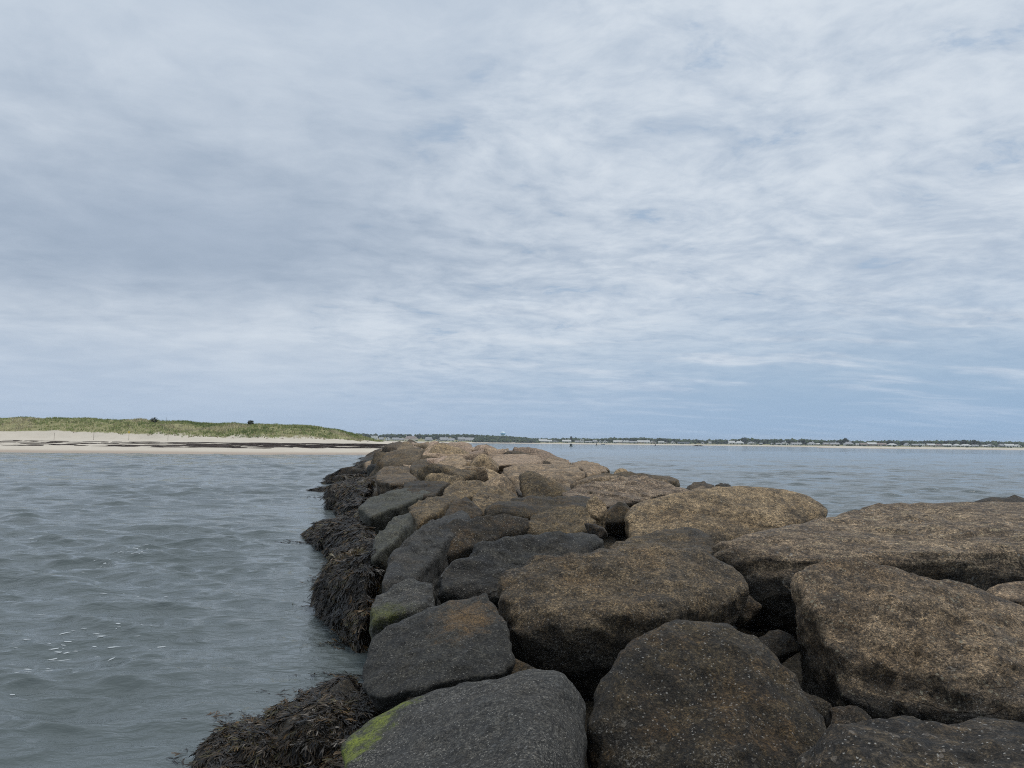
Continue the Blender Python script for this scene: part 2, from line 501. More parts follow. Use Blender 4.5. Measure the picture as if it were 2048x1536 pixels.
def water_disp(x, y, spacing):
    dz = np.zeros_like(x); dx = np.zeros_like(x); dy = np.zeros_like(x)
    # groups: patches of stronger and weaker chop
    grp = 0.75 + 0.9 * np.clip(perlin(np.stack([x * 0.11, y * 0.09, np.zeros_like(x)], 1), 4) + 0.2, -0.4, 1)
    lee = np.clip((left_edge(y) - x) / 2.5, 0.25, 1)
    lee = np.where(x > 0, 1.0, lee)
    for lam, ang, amp, ph in WAVES:
        kx, ky = math.cos(ang) * 2 * math.pi / lam, math.sin(ang) * 2 * math.pi / lam
        wgt = np.clip((lam / spacing - 2.6) / 2.4, 0, 1) * grp * lee * 0.72
        th = kx * x + ky * y + ph
        a = amp * wgt
        dz += a * np.cos(th)
        s = a * np.sin(th) * 0.85
        dx -= s * math.cos(ang); dy -= s * math.sin(ang)
    return dx, dy, dz


def water_material():
    m = bpy.data.materials.new('sea_water'); m.use_nodes = True
    N = NT(m.node_tree)
    geo = N.n('ShaderNodeNewGeometry')
    P = geo.outputs['Position']
    m1 = N.n('ShaderNodeMapping', {'Vector': P, 'Rotation': (0, 0, math.radians(-7)), 'Scale': (0.55, 1.0, 1.0)}).outputs[0]
    n1 = N.noise(m1, 5.5, 4, 0.6, 0.5).outputs[0]
    n2 = N.noise(m1, 1.1, 4, 0.55, 0.4).outputs[0]
    n3 = N.noise(m1, 0.16, 3, 0.5).outputs[0]
    n0 = N.noise(m1, 17.0, 4, 0.65, 0.3).outputs[0]
    h = N.math('MULTIPLY', n1, 0.034)
    h = N.math('ADD', h, N.math('MULTIPLY', n0, 0.009))
    h = N.math('ADD', h, N.math('MULTIPLY', n2, 0.15))
    bp = N.n('ShaderNodeBump', {'Height': h, 'Strength': 1.0, 'Distance': 1.0})
    c = N.mix(n3, (0.068, 0.086, 0.088), (0.088, 0.106, 0.107))
    principled(N, **{'Base Color': c, 'Roughness': 0.07, 'IOR': 1.333, 'Normal': bp.outputs[0]})
    return m


def build_water():
    rows = np.concatenate([3.2 * (320 / 3.2) ** np.linspace(0, 1, 1020), 320 * (7000 / 320) ** np.linspace(0, 1, 60)[1:]])
    angs = np.radians(np.linspace(-52, 52, 430))
    A, R = np.meshgrid(angs, rows)
    x = np.sin(A) * R; y = np.cos(A) * R
    xf, yf = x.ravel(), y.ravel()
    sp = np.where(R < 320, R * 0.0044, R * 0.05).ravel()
    dx, dy, dz = water_disp(xf, yf, sp)
    V = np.stack([xf + dx, yf + dy, dz], 1)
    nr, nc = R.shape
    idx = np.arange(nr * nc).reshape(nr, nc)
    F = np.stack([idx[:-1, :-1], idx[1:, :-1], idx[1:, 1:], idx[:-1, 1:]], -1).reshape(-1, 4)
    F = F[:, ::-1]
    o = link(bpy.data.objects.new('sea_water', mesh_np('sea_water', V, F, water_material())))
    tag(o, kind='structure')


build_water()


# ------------------------------------------------------------------ boulders
ROCKS = []      # (object, world verts, faces, weed)
FOOT = []       # footprints of the placed boulders


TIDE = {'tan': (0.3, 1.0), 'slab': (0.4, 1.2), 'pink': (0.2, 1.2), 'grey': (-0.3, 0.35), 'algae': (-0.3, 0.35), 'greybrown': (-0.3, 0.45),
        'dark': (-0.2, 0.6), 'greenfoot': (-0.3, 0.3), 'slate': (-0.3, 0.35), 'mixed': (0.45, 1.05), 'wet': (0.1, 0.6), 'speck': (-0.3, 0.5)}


def rock_object(c, V, F, mat, label, group=None, name='boulder', tide_shade=None):
    me = mesh_np(name, V, F, RM[mat] if isinstance(mat, str) else mat)
    o = link(bpy.data.objects.new(name, me))
    o.location = c
    lo_, hi_ = tide_shade or TIDE[mat]
    o.color = ((lo_ + hi_) / 2, (hi_ - lo_) / 2, 0, 1)      # height and width of the tidal stain and painted front-face shade
    tag(o, label, 'boulder', group)
    return o


def boulder(label, mat, pts, depth=0.8, base=None, sub=5, p=34, amp=0.045, rough=0.03, cuts=7, seed=None,
            strata=0.0, weed=None, back_drop=0.38, under=0.74, tide_shade=None, warp=0.14, chip=1.0):
    W = np.array([at(px, py, d=d) for px, py, d in pts])
    c = W.mean(0)
    top = W[W[:, 2] > np.median(W[:, 2]) - 0.05]
    zb = (W[:, 2].min() - 0.55) if base is None else base
    back = [np.array([c[0] + (q[0] - c[0]) * 0.85, q[1] + depth, q[2] - back_drop * depth - 0.05]) for q in top]
    bot = [np.array([c[0] + (q[0] - c[0]) * under, c[1] + (q[1] - c[1]) * under + 0.2, zb]) for q in W]
    botb = [np.array([c[0] + (q[0] - c[0]) * 0.8, q[1] + depth * 0.8, zb]) for q in top]
    allp = np.vstack([W, back, bot, botb])
    sd_ = seed if seed is not None else len(ROCKS) + 1
    cc, V, F = hull_rock(allp, sub, p, amp, rough, sd_, cuts, strata, warp, chip)
    o = rock_object(cc, V, F, mat, label, 'granite boulders of the jetty', tide_shade=tide_shade)
    ROCKS.append((o, V + cc, F, weed))
    FOOT.append((allp[:, 0].min(), allp[:, 0].max(), allp[:, 1].min(), allp[:, 1].max()))
    return o


# --- foreground
boulder('smooth grey slab with bright green algae on its left edge', 'algae',
        [(690, 1485, 5.2), (735, 1438, 5.45), (865, 1383, 5.5), (1080, 1322, 5.25), (1125, 1335, 5.25), (1180, 1415, 5.2),
         (1172, 1600, 4.3), (1062, 1540, 3.95), (690, 1545, 4.75), (720, 1700, 4.1), (1065, 1720, 3.4), (1160, 1720, 3.8)],
        depth=0.3, warp=0.05, chip=0.25, sub=6, p=50, amp=0.02, rough=0.016, cuts=2, base=-0.2)
boulder('grey boulder with a brown patch, above the green-edged slab', 'greybrown',
        [(733, 1290, 6.8), (780, 1238, 7.15), (860, 1210, 7.3), (975, 1178, 7.35), (1000, 1225, 7.0), (1030, 1315, 6.4), (1000, 1340, 6.15),
         (860, 1372, 5.95), (760, 1395, 5.95), (727, 1402, 6.05), (722, 1350, 6.4)],
        under=0.55, depth=0.5, warp=0.08, cuts=4, chip=0.6, sub=6, p=44, amp=0.035, rough=0.022, base=0.25)
boulder('broad brown boulder behind the dark domed one, near the centre', 'mixed',
        [(958, 1208, 7.35), (982, 1158, 7.7), (1068, 1108, 8.2), (1145, 1096, 8.35), (1330, 1086, 8.55), (1410, 1095, 8.5), (1452, 1138, 8.1),
         (1515, 1165, 7.85), (1504, 1208, 7.6), (1010, 1222, 7.1), (1230, 1215, 7.0), (1400, 1210, 7.15),
         (990, 1275, 7.2), (1060, 1318, 7.1), (1180, 1335, 7.1), (1300, 1300, 7.15), (1450, 1230, 7.5)],
        tide_shade=(0.62, 1.05), under=0.55, depth=0.7, warp=0.08, sub=6, p=22, amp=0.035, rough=0.028, base=0.1, cuts=6)
boulder('dark domed boulder with rust brown flecks at the bottom centre', 'dark',
        [(1440, 1204, 6.0), (1345, 1212, 6.0), (1515, 1226, 6.0), (1240, 1288, 5.75), (1186, 1368, 5.5), (1150, 1430, 5.25),
         (1585, 1285, 5.85), (1656, 1388, 5.55), (1690, 1455, 5.3), (1145, 1560, 4.9), (1400, 1640, 4.45), (1400, 1390, 5.1),
         (1660, 1560, 4.9), (1250, 1640, 4.55), (1580, 1640, 4.6)],
        depth=0.7, sub=6, p=10, amp=0.03, rough=0.022, base=-0.1, cuts=2, warp=0.08)
boulder('coarse speckled boulder in the bottom right corner', 'speck',
        [(1598, 1505, 4.3), (1680, 1452, 4.6), (1800, 1421, 4.75), (1930, 1428, 4.75), (2060, 1434, 4.65), (2180, 1450, 4.5),
         (1600, 1600, 3.8), (1700, 1720, 3.4), (2150, 1720, 3.2), (2250, 1560, 3.9)],
        depth=0.35, warp=0.08, sub=6, p=34, amp=0.039, rough=0.028, base=-0.1)
boulder('big tan boulder with a knobbed upper left corner, right side', 'tan',
        [(1598, 1140, 7.4), (1632, 1107, 7.6), (1690, 1112, 7.7), (1830, 1138, 7.7), (1950, 1180, 7.5), (2060, 1215, 7.3), (2200, 1250, 7.1),
         (1602, 1185, 7.1), (1650, 1250, 6.75), (1900, 1310, 6.3), (2040, 1385, 5.95), (1650, 1330, 6.7), (1700, 1420, 6.3), (2030, 1440, 5.85),
         (2200, 1430, 5.9)],
        tide_shade=(0.5, 0.95), depth=0.5, sub=6, p=40, amp=0.035, rough=0.03, base=-0.1, strata=0.5, cuts=5, warp=0.08)
boulder('long flat streaked slab reaching the right edge', 'slab',
        [(1478, 1068, 9.6), (1560, 1045, 10.2), (1690, 1025, 11.2), (1800, 1007, 12.0), (1930, 999, 12.4), (2060, 998, 12.4), (2300, 1004, 12.2),
         (1600, 1110, 8.95), (1750, 1108, 8.95), (1900, 1106, 9.05), (2060, 1094, 9.2), (2300, 1098, 9.2), (1470, 1088, 9.5),
         (1505, 1205, 9.1), (1610, 1250, 8.95), (1950, 1195, 9.05), (2300, 1185, 9.1), (1408, 1094, 9.8), (1430, 1140, 9.7)],
        tide_shade=(0.95, 1.38), under=0.80, depth=0.6, sub=6, p=55, amp=0.02, rough=0.018, base=0.1, strata=0.7, cuts=3, warp=0.05)  # dark band set high to paint the front face in shade
boulder('small tan boulder at the right edge below the streaked slab', 'tan',
        [(1985, 1172, 8.1), (2020, 1158, 8.3), (2080, 1155, 8.3), (2150, 1170, 8.1), (1980, 1190, 7.9), (2100, 1220, 7.6)],
        depth=0.3, sub=4, base=0.6)
boulder('whale-backed brown boulder beside the open water on the right', 'tan',
        [(1208, 1066, 12.9), (1226, 1022, 13.5), (1262, 980, 14.2), (1400, 964, 14.9), (1535, 965, 15.2), (1615, 979, 15.2), (1690, 1024, 14.6),
         (1640, 1035, 14.2), (1500, 1070, 13.2), (1420, 1095, 12.8), (1330, 1110, 12.6), (1240, 1112, 12.6)],
        tide_shade=(0.75, 1.25), depth=1.0, chip=0.5, sub=6, p=9, amp=0.022, rough=0.012, base=0.2, cuts=2, warp=0.06)
boulder('small pale lump wedged beside the whale-backed boulder', 'tan',
        [(1172, 1003, 13.3), (1190, 988, 13.4), (1212, 1003, 13.4), (1216, 1022, 13.2), (1200, 1035, 13.0), (1175, 1030, 13.0), (1180, 1036, 13.0)],
        depth=0.3, sub=5, p=18, base=1.05, under=0.85)
boulder('tan ridge boulder just behind the broad brown one', 'mixed',
        [(1215, 1085, 10.2), (1280, 1064, 10.8), (1360, 1052, 11.2), (1392, 1052, 11.2), (1425, 1080, 10.6), (1442, 1118, 9.8), (1400, 1130, 9.5), (1230, 1112, 9.6)],
        under=0.55, depth=0.4, sub=5, base=0.5, strata=0.4)
boulder('charcoal boulder behind and left of the broad brown one', 'grey',
        [(862, 1175, 8.6), (880, 1128, 9.0), (930, 1092, 9.4), (962, 1076, 9.6), (1040, 1082, 9.6), (1130, 1064, 10.2), (1190, 1059, 10.3), (1218, 1085, 10.0),
         (880, 1205, 8.5), (990, 1190, 8.5), (1180, 1112, 9.6), (872, 1225, 8.5)],
        under=0.55, depth=0.6, warp=0.1, sub=6, base=0.3, amp=0.045, rough=0.035, p=24, tide_shade=(0.5, 1.1))
boulder('angular dark boulder with a cut right corner, mid jetty', 'mixed',
        [(1040, 1052, 12.2), (1078, 1024, 12.9), (1130, 1010, 13.2), (1165, 1007, 13.2), (1193, 1050, 12.4), (1185, 1060, 12.2), (1090, 1076, 12.0), (1045, 1068, 12.1)],
        under=0.55, depth=0.6, amp=0.025, warp=0.05, cuts=3, sub=5, p=60, base=0.4)
boulder('low charcoal boulder left of the angular dark one', 'dark',
        [(838, 1064, 11.4), (880, 1046, 11.7), (940, 1035, 12.0), (1010, 1028, 12.2), (1062, 1036, 12.2), (848, 1095, 11.0), (875, 1115, 10.9), (955, 1072, 11.5), (1060, 1052, 12.0)],
        under=0.55, depth=0.6, p=44, warp=0.08, sub=5, base=0.3, amp=0.04, strata=0.3)
boulder('dark ridge stretched across mid jetty behind the angular boulder', 'wet',
        [(960, 1018, 14.4), (1000, 1000, 15.2), (1060, 997, 15.6), (1120, 990, 16.2), (1180, 988, 16.2), (1205, 1010, 15.2), (1100, 1024, 14.4), (975, 1030, 14.2)],
        depth=0.7, sub=5, base=0.5, amp=0.05)
boulder('layered tan boulder between the flat-topped block and whale-backed boulder', 'slab',
        [(1118, 986, 17.6), (1160, 967, 18.2), (1215, 956, 18.8), (1290, 951, 19.2), (1345, 962, 19.0), (1395, 975, 18.6), (1260, 1002, 17.0), (1215, 1012, 16.8), (1130, 1006, 16.9)],
        tide_shade=(0.95, 1.45), under=0.55, depth=1.2, warp=0.1, sub=6, base=0.5, strata=0.8, p=36)
boulder('flat-topped tan block standing high in mid jetty', 'tan',
        [(998, 938, 27.0), (1040, 927, 30.0), (1085, 924, 31.0), (1135, 927, 30.0), (1175, 941, 27.0), (1020, 948, 25.2), (1100, 946, 25.4), (1040, 1000, 23.6), (1010, 960, 25.0), (1165, 985, 24.0)],
        tide_shade=(0.9, 1.55), under=0.55, depth=1.2, sub=5, p=24, base=0.3)
boulder('long low dark-topped boulder pointing to the right water', 'mixed',
        [(1160, 946, 26.5), (1240, 945, 27.5), (1320, 944, 27.5), (1360, 950, 27.0), (1362, 964, 25.5), (1250, 968, 24.6), (1160, 975, 24.0)],
        depth=1.2, sub=5, base=0.3, p=20)
boulder('rounded brown boulder left of the pale dome', 'tan',
        [(880, 985, 18.6), (890, 966, 19.4), (920, 955, 20.2), (960, 954, 20.4), (988, 966, 20.0), (985, 990, 18.6), (910, 1000, 18.0)],
        depth=0.9, sub=5, p=10, base=0.4)
boulder('pale speckled dome in mid jetty', 'tan',
        [(935, 1000, 16.2), (955, 975, 17.0), (985, 962, 17.6), (1015, 965, 17.6), (1042, 995, 16.8), (1035, 1015, 16.0), (950, 1020, 15.4)],
        depth=0.8, sub=5, p=10, base=0.4)
boulder('sharp-edged dark boulder with a black shaded front, left of centre', 'wet',
        [(912, 1000, 14.4), (930, 991, 14.6), (965, 1018, 14.2), (962, 1030, 13.8), (915, 1045, 13.4), (880, 1040, 13.2), (890, 1015, 14.0)],
        under=0.55, depth=0.5, amp=0.02, warp=0.05, sub=5, p=60, base=0.4)
boulder('long grey tongue-shaped boulder sloping to the seaweed', 'grey',
        [(745, 1165, 9.3), (758, 1112, 10.0), (800, 1078, 10.8), (850, 1048, 11.8), (900, 1018, 13.2), (928, 1003, 14.0), (955, 1020, 13.4), (885, 1070, 11.6),
         (842, 1105, 10.3), (832, 1165, 9.2), (760, 1200, 8.9)],
        depth=0.4, sub=6, base=0.2, p=14)
boulder('greenish grey boulder beside the seaweed slope', 'slate',
        [(738, 1100, 10.9), (750, 1065, 11.6), (785, 1035, 12.6), (820, 1022, 13.2), (825, 1045, 12.4), (790, 1078, 11.2), (745, 1118, 10.4)],
        depth=0.5, sub=5, base=0.2)
boulder('barnacled low grey boulder with yellow-green foot', 'greenfoot',
        [(738, 1215, 8.1), (745, 1180, 8.5), (790, 1162, 8.8), (850, 1160, 8.9), (872, 1168, 8.7), (868, 1205, 8.1), (800, 1225, 7.8), (745, 1250, 7.7)],
        depth=0.4, sub=5, base=0.0)
boulder('smooth green-grey slab leaning towards the left water', 'slate',
        [(708, 1022, 17.0), (730, 1000, 18.0), (790, 978, 19.2), (830, 974, 19.6), (865, 985, 18.8), (800, 1010, 17.0), (740, 1032, 16.2)],
        depth=0.7, amp=0.02, warp=0.05, cuts=3, chip=0.3, sub=5, base=0.2, p=50)
boulder('dark block above the leaning green-grey slab', 'wet',
        [(805, 978, 19.4), (808, 962, 20.4), (880, 955, 21.0), (900, 965, 20.4), (870, 990, 18.4), (820, 1000, 18.0)],
        depth=0.7, amp=0.02, warp=0.05, cuts=3, sub=5, base=0.3, p=60)
boulder('brown boulder behind the low charcoal one', 'mixed',
        [(815, 1010, 15.2), (850, 995, 16.2), (900, 985, 17.0), (925, 992, 16.4), (890, 1020, 14.6), (830, 1045, 13.6)],
        depth=0.7, sub=5, base=0.3)
# --- small stones wedged in the near gaps
for k, (px_, py_, d_, sz_, where) in enumerate(((1545, 1300, 7.5, 0.30, 'between the domed and the big tan boulder'), (1600, 1420, 6.4, 0.26, 'below the big tan boulder beside the dome'),
                                                (1105, 1400, 6.1, 0.27, 'above the green-edged slab under the broad brown boulder'), (1040, 1350, 6.6, 0.22, 'under the broad brown boulder by the brown-patched one'),
                                                (1475, 1215, 8.2, 0.28, 'in the gap left of the streaked slab'), (850, 1420, 5.95, 0.20, 'under the brown-patched boulder above the green edge'),
                                                (1700, 1440, 5.7, 0.22, 'between the corner boulder and the big tan one'), (1195, 1065, 11.6, 0.26, 'under the pale lump by the whale-backed boulder'),
                                                (1240, 1038, 14.2, 0.50, 'in the dark gap left of the whale-backed boulder'))):
    q_ = np.random.default_rng(300 + k).normal(size=(12, 3)); q_ /= np.linalg.norm(q_, axis=1, keepdims=True)
    cc, V, F = hull_rock(q_ * [sz_, sz_ * 0.8, sz_ * 0.65], 4, 30, 0.05, 0.03, 300 + k, 5)
    ob = rock_object(at(px_, py_, d=d_), V, F, 'wet', 'small dark stone wedged ' + where, 'small stones wedged in the gaps', name='wedged_stone')
    ob['category'] = 'stone'
# --- further out, still told apart
boulder('large pink flat-backed boulder on the crown of the jetty', 'pink',
        [(975, 918, 43.0), (1000, 908, 47.0), (1040, 904, 50.0), (1078, 912, 47.0), (1090, 922, 42.0), (1040, 928, 39.0), (985, 928, 38.0)],
        depth=1.5, sub=5, base=0.5, p=14)
boulder('brown rounded boulder right of the large pink one', 'tan',
        [(1085, 920, 40.0), (1100, 912, 43.0), (1125, 914, 43.0), (1142, 928, 38.0), (1110, 932, 36.0)], depth=1.5, sub=5, base=0.3)
boulder('pinkish boulder by the right waterline, behind the tan knob', 'pink',
        [(1140, 930, 36.0), (1160, 920, 39.0), (1190, 924, 38.0), (1220, 940, 34.0), (1180, 945, 32.0)], depth=1.4, sub=5, base=0.0)
boulder('small tan rounded knob near the right waterline', 'tan',
        [(1163, 938, 31.5), (1172, 930, 32.5), (1195, 931, 32.5), (1210, 941, 31.0), (1175, 947, 30.0)], depth=0.8, sub=5, base=0.5, p=10)
boulder('brown wet boulder low in the right water, nearer one', 'mixed',
        [(1366, 978, 22.6), (1390, 962, 24.0), (1415, 962, 24.0), (1440, 978, 22.6)], depth=0.7, sub=4, base=-0.2)
boulder('small reddish wet boulder low in the right water', 'wet',
        [(1432, 972, 22.6), (1440, 967, 23.0), (1458, 968, 23.0), (1466, 974, 22.4)], depth=0.6, sub=4, base=-0.2)
boulder('low dark boulder just showing behind the streaked slab at the right edge', 'wet',
        [(1950, 1001, 15.2), (1985, 996, 15.8), (2060, 995, 16.0), (2200, 996, 16.0), (2000, 1010, 14.6), (2200, 1010, 14.6)], depth=0.9, sub=5, base=-0.2)
boulder('brown block with a black underside on the crown', 'tan',
        [(868, 938, 33.0), (880, 920, 36.0), (905, 909, 38.0), (925, 912, 37.5), (937, 920, 36.0), (925, 935, 33.0), (880, 942, 32.0)],
        depth=1.2, sub=5, p=24, base=0.5)
boulder('tilted tan pinnacle at the far left end of the crown', 'tan',
        [(792, 895, 66.0), (805, 884, 69.0), (822, 880.5, 70.0), (826, 890, 68.0), (822, 902, 63.0), (795, 904, 62.0)],
        depth=1.5, sub=5, p=24, base=0.4)
boulder('leaning grey slab right of the tilted pinnacle', 'mixed',
        [(815, 908, 58.0), (836, 893, 62.0), (842, 896, 61.0), (835, 910, 56.0), (818, 914, 55.0)], depth=1.2, sub=5, p=26, base=0.4)
boulder('reddish tilted block below the pinnacle', 'mixed',
        [(818, 935, 33.5), (826, 922, 36.0), (850, 915, 37.5), (858, 925, 36.0), (845, 940, 33.0)], depth=1.0, sub=5, p=26, base=0.4)
boulder('wide brown slope boulder above the left seaweed', 'mixed',
        [(745, 962, 26.0), (760, 940, 29.0), (790, 925, 32.0), (815, 932, 31.0), (835, 955, 27.0), (790, 972, 24.5)],
        depth=1.0, sub=5, p=20, base=0.2)

# --- weed-covered boulders at the left waterline
boulder('low boulder covered in brown rockweed at the bottom left', 'wet',
        [(345, 1560, 6.05), (400, 1478, 6.75), (470, 1436, 7.1), (560, 1396, 7.45), (650, 1347, 7.95), (725, 1318, 8.2), (748, 1340, 7.6),
         (735, 1440, 6.2), (690, 1490, 5.55), (500, 1620, 5.2), (360, 1660, 5.3), (700, 1600, 4.9)],
        depth=0.4, sub=6, p=14, amp=0.09, rough=0.055, base=-0.8, weed=2.0, back_drop=1.0)
boulder('steep rockweed-covered boulder standing in the left water', 'wet',
        [(628, 1190, 12.3), (640, 1118, 12.3), (700, 1062, 13.0), (755, 1070, 12.0), (748, 1160, 10.2), (735, 1255, 9.2), (700, 1280, 9.6), (650, 1200, 11.9)],
        depth=0.6, sub=6, p=14, amp=0.10, rough=0.06, base=-0.8, weed=2.0)
boulder('rockweed-covered boulder by the left water, second from the near end', 'wet',
        [(612, 1060, 21.8), (640, 1038, 21.5), (700, 1018, 21.0), (745, 1032, 18.0), (735, 1075, 14.2), (660, 1085, 17.5), (625, 1075, 19.5)],
        depth=0.8, sub=5, p=12, amp=0.10, rough=0.06, base=-0.8, weed=2.0)
boulder('rockweed-covered point jutting into the left water, third along', 'wet',
        [(648, 992, 36.0), (672, 965, 35.0), (720, 948, 34.5), (740, 965, 29.0), (720, 1000, 23.0), (690, 1010, 24.5)],
        depth=1.0, sub=5, p=12, amp=0.10, rough=0.06, base=-0.8, weed=2.0)

# --- the rest of the jetty, packed stone by stone
def crown(y):
    return np.interp(y, [-6, 15, 30, 60, 140], [1.1, 1.35, 1.55, 1.85, 2.25])


protos = {}
frng = np.random.default_rng(5)


def random_pts(r, sx, sy, sz):
    q = r.normal(size=(11, 3)); q /= np.linalg.norm(q, axis=1, keepdims=True)
    q = np.sign(q) * np.abs(q) ** 0.75
    return q * np.array([sx, sy, sz])


y = 17.5
nfill = 0
while y < 146:
    size = np.interp(y, [17, 40, 80, 146], [1.6, 2.2, 2.9, 3.4])
    le, re = float(left_edge(y)), float(right_edge(y))
    x = le - 0.1 + frng.uniform(0, 0.5)
    while x < re + 0.3:
        sx = size * frng.uniform(0.55, 1.05); sy = size * frng.uniform(0.5, 0.85); sz = size * frng.uniform(0.34, 0.56)
        yy = y + frng.uniform(-0.35, 0.35) * size
        cr = float(crown(yy))
        zt = min(cr, 0.25 + (x - le) * 0.42, 0.15 + (re - x) * 0.62) + frng.uniform(-0.34, 0.34)
        blocked = any(a - 0.25 < x < b + 0.25 and c_ - 0.3 < yy < d_ + 0.1 for a, b, c_, d_ in FOOT)
        if not blocked:
            near = yy < 55
            sub = 4 if near else 3
            sd_ = int(frng.integers(1e6))
            cc, V, F = hull_rock(random_pts(np.random.default_rng(sd_), sx, sy, sz), sub, 44, 0.035, 0.03, sd_, 7, 0.3, 0.09)
            tx, ty = frng.normal() * 0.20, frng.normal() * 0.20 - (0.35 if x - le < 3.2 else 0.0)
            V = V @ np.array((Matrix.Rotation(tx, 3, 'X') @ Matrix.Rotation(ty, 3, 'Y')).transposed())
            zone = 'left slope' if x - le < 3.2 else ('right edge' if re - x < 2.2 else 'crown')
            u = frng.uniform()
            if zone == 'left slope':
                mat = 'wet' if zt < 1.15 else ('mixed' if u < 0.6 else 'grey')
            elif zone == 'right edge':
                mat = 'mixed' if u < 0.6 else ('tan' if u < 0.85 else 'wet')
            else:
                mat = ('tan' if u < 0.6 else 'mixed') if yy < 35 else ('pink' if u < 0.62 else ('tan' if u < 0.9 else 'mixed'))
            cword = {'wet': 'black', 'mixed': 'brown', 'grey': 'grey', 'tan': 'tan', 'pink': 'pinkish'}[mat]
            dist = next(t_ for lim, t_ in ((24, 'by the pale speckled dome'), (32, 'by the flat-topped block'), (42, 'by the black-bottomed block'), (56, 'by the large pink boulder'), (76, 'by the tilted pinnacle'), (105, 'beyond the tilted pinnacle'), (999, 'at the beach end')) if yy < lim)
            shape = 'flat' if sz / sx < 0.48 else ('blocky' if sz / sx < 0.70 else 'tall')
            zone_w = {'left slope': 'jetty left slope', 'right edge': 'jetty right edge', 'crown': 'jetty crown'}[zone]
            o = rock_object(np.array([x, yy, zt - sz * 0.82]), V, F, mat,
                            f'{"small" if sx < size * 0.7 else ("large" if sx > size * 0.9 else "medium")} {cword} {shape} boulder on {zone_w} {dist}', 'packed boulders along the far jetty')
            o.rotation_euler = (0, 0, 0)
            ROCKS.append((o, V + np.array(o.location), F, 0.62 if zone == 'left slope' and yy < 90 else None))
            nfill += 1
        x += sx * frng.uniform(1.25, 1.6)
    y += size * 0.92
print('fill boulders', nfill)
same = {}
for o, *_ in ROCKS: same.setdefault(o['label'], []).append(o)
NTH = ['', 'second', 'third', 'fourth', 'fifth', 'sixth', 'seventh', 'eighth']
for lab, os_ in same.items():
    if len(os_) < 2: continue
    os_.sort(key=lambda o: o.location.x / o.location.y)
    for i, o in enumerate(os_):
        o['label'] = lab + (', leftmost' if i == 0 else ', rightmost' if i == len(os_) - 1 else f', {NTH[i]} from left')



# rubble under the armour stone
def build_core():
    ys = np.concatenate([np.arange(-4, 18, 0.12), np.arange(18, 150, 0.4)])
    us = np.linspace(0, 1, 90)
    Y, U = np.meshgrid(ys, us, indexing='ij')
    le = left_edge(Y) + 0.6; re = right_edge(Y) - 0.4
    X = le + (re - le) * U
    e = np.minimum(X - le, re - X)
    Z = np.minimum(crown(Y) - 0.95, -0.5 + e * 0.75)
    Z = np.where(Y < 9.5, np.minimum(Z, 0.20), Z)
    P = np.stack([X.ravel(), Y.ravel(), Z.ravel()], 1)
    P[:, 2] += 0.34 * np.abs(perlin(P * [1.6, 1.6, 0], 3)) + 0.16 * np.abs(perlin(P * [4.2, 4.2, 0], 8)) + 0.04 * perlin(P * [11, 11, 0], 9) - 0.12
    nr, nc = Y.shape
    idx = np.arange(nr * nc).reshape(nr, nc)
    F = np.stack([idx[:-1, :-1], idx[:-1, 1:], idx[1:, 1:], idx[1:, :-1]], -1).reshape(-1, 4)
    o = link(bpy.data.objects.new('jetty_rubble', mesh_np('jetty_rubble', P, F, RM['wet'])))
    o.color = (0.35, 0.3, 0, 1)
    tag(o, 'dark packed rubble in the gaps under the jetty boulders', 'rubble', kind='stuff')


build_core()


# ------------------------------------------------------------------ rockweed
def weed_material():
    m = bpy.data.materials.new('rockweed'); m.use_nodes = True
    N = NT(m.node_tree)
    at_ = N.n('ShaderNodeAttribute', attribute_name='tint')
    principled(N, **{'Base Color': at_.outputs['Color'], 'Roughness': 0.42, 'Specular IOR Level': 0.35})
    return m


WEED = weed_material()


def sample_mesh(V, F, n, r, accept):
    a, b, c = V[F[:, 0]], V[F[:, 1]], V[F[:, 2]]
    nn = np.cross(b - a, c - a); ar = np.linalg.norm(nn, axis=1) + 1e-12
    nn = nn / ar[:, None]
    if (nn * ((a + b + c) / 3 - V.mean(0))).sum() < 0: nn = -nn
    cen = (a + b + c) / 3
    wgt = ar * accept(cen, nn)
    if wgt.sum() <= 0: return np.zeros((0, 3)), np.zeros((0, 3))
    f = r.choice(len(F), n, p=wgt / wgt.sum())
    u = r.uniform(size=(n, 2)); sw = u.sum(1) > 1; u[sw] = 1 - u[sw]
    p = a[f] + (b - a)[f] * u[:, :1] + (c - a)[f] * u[:, 1:]
    return p, nn[f], wgt.sum() * 0.5


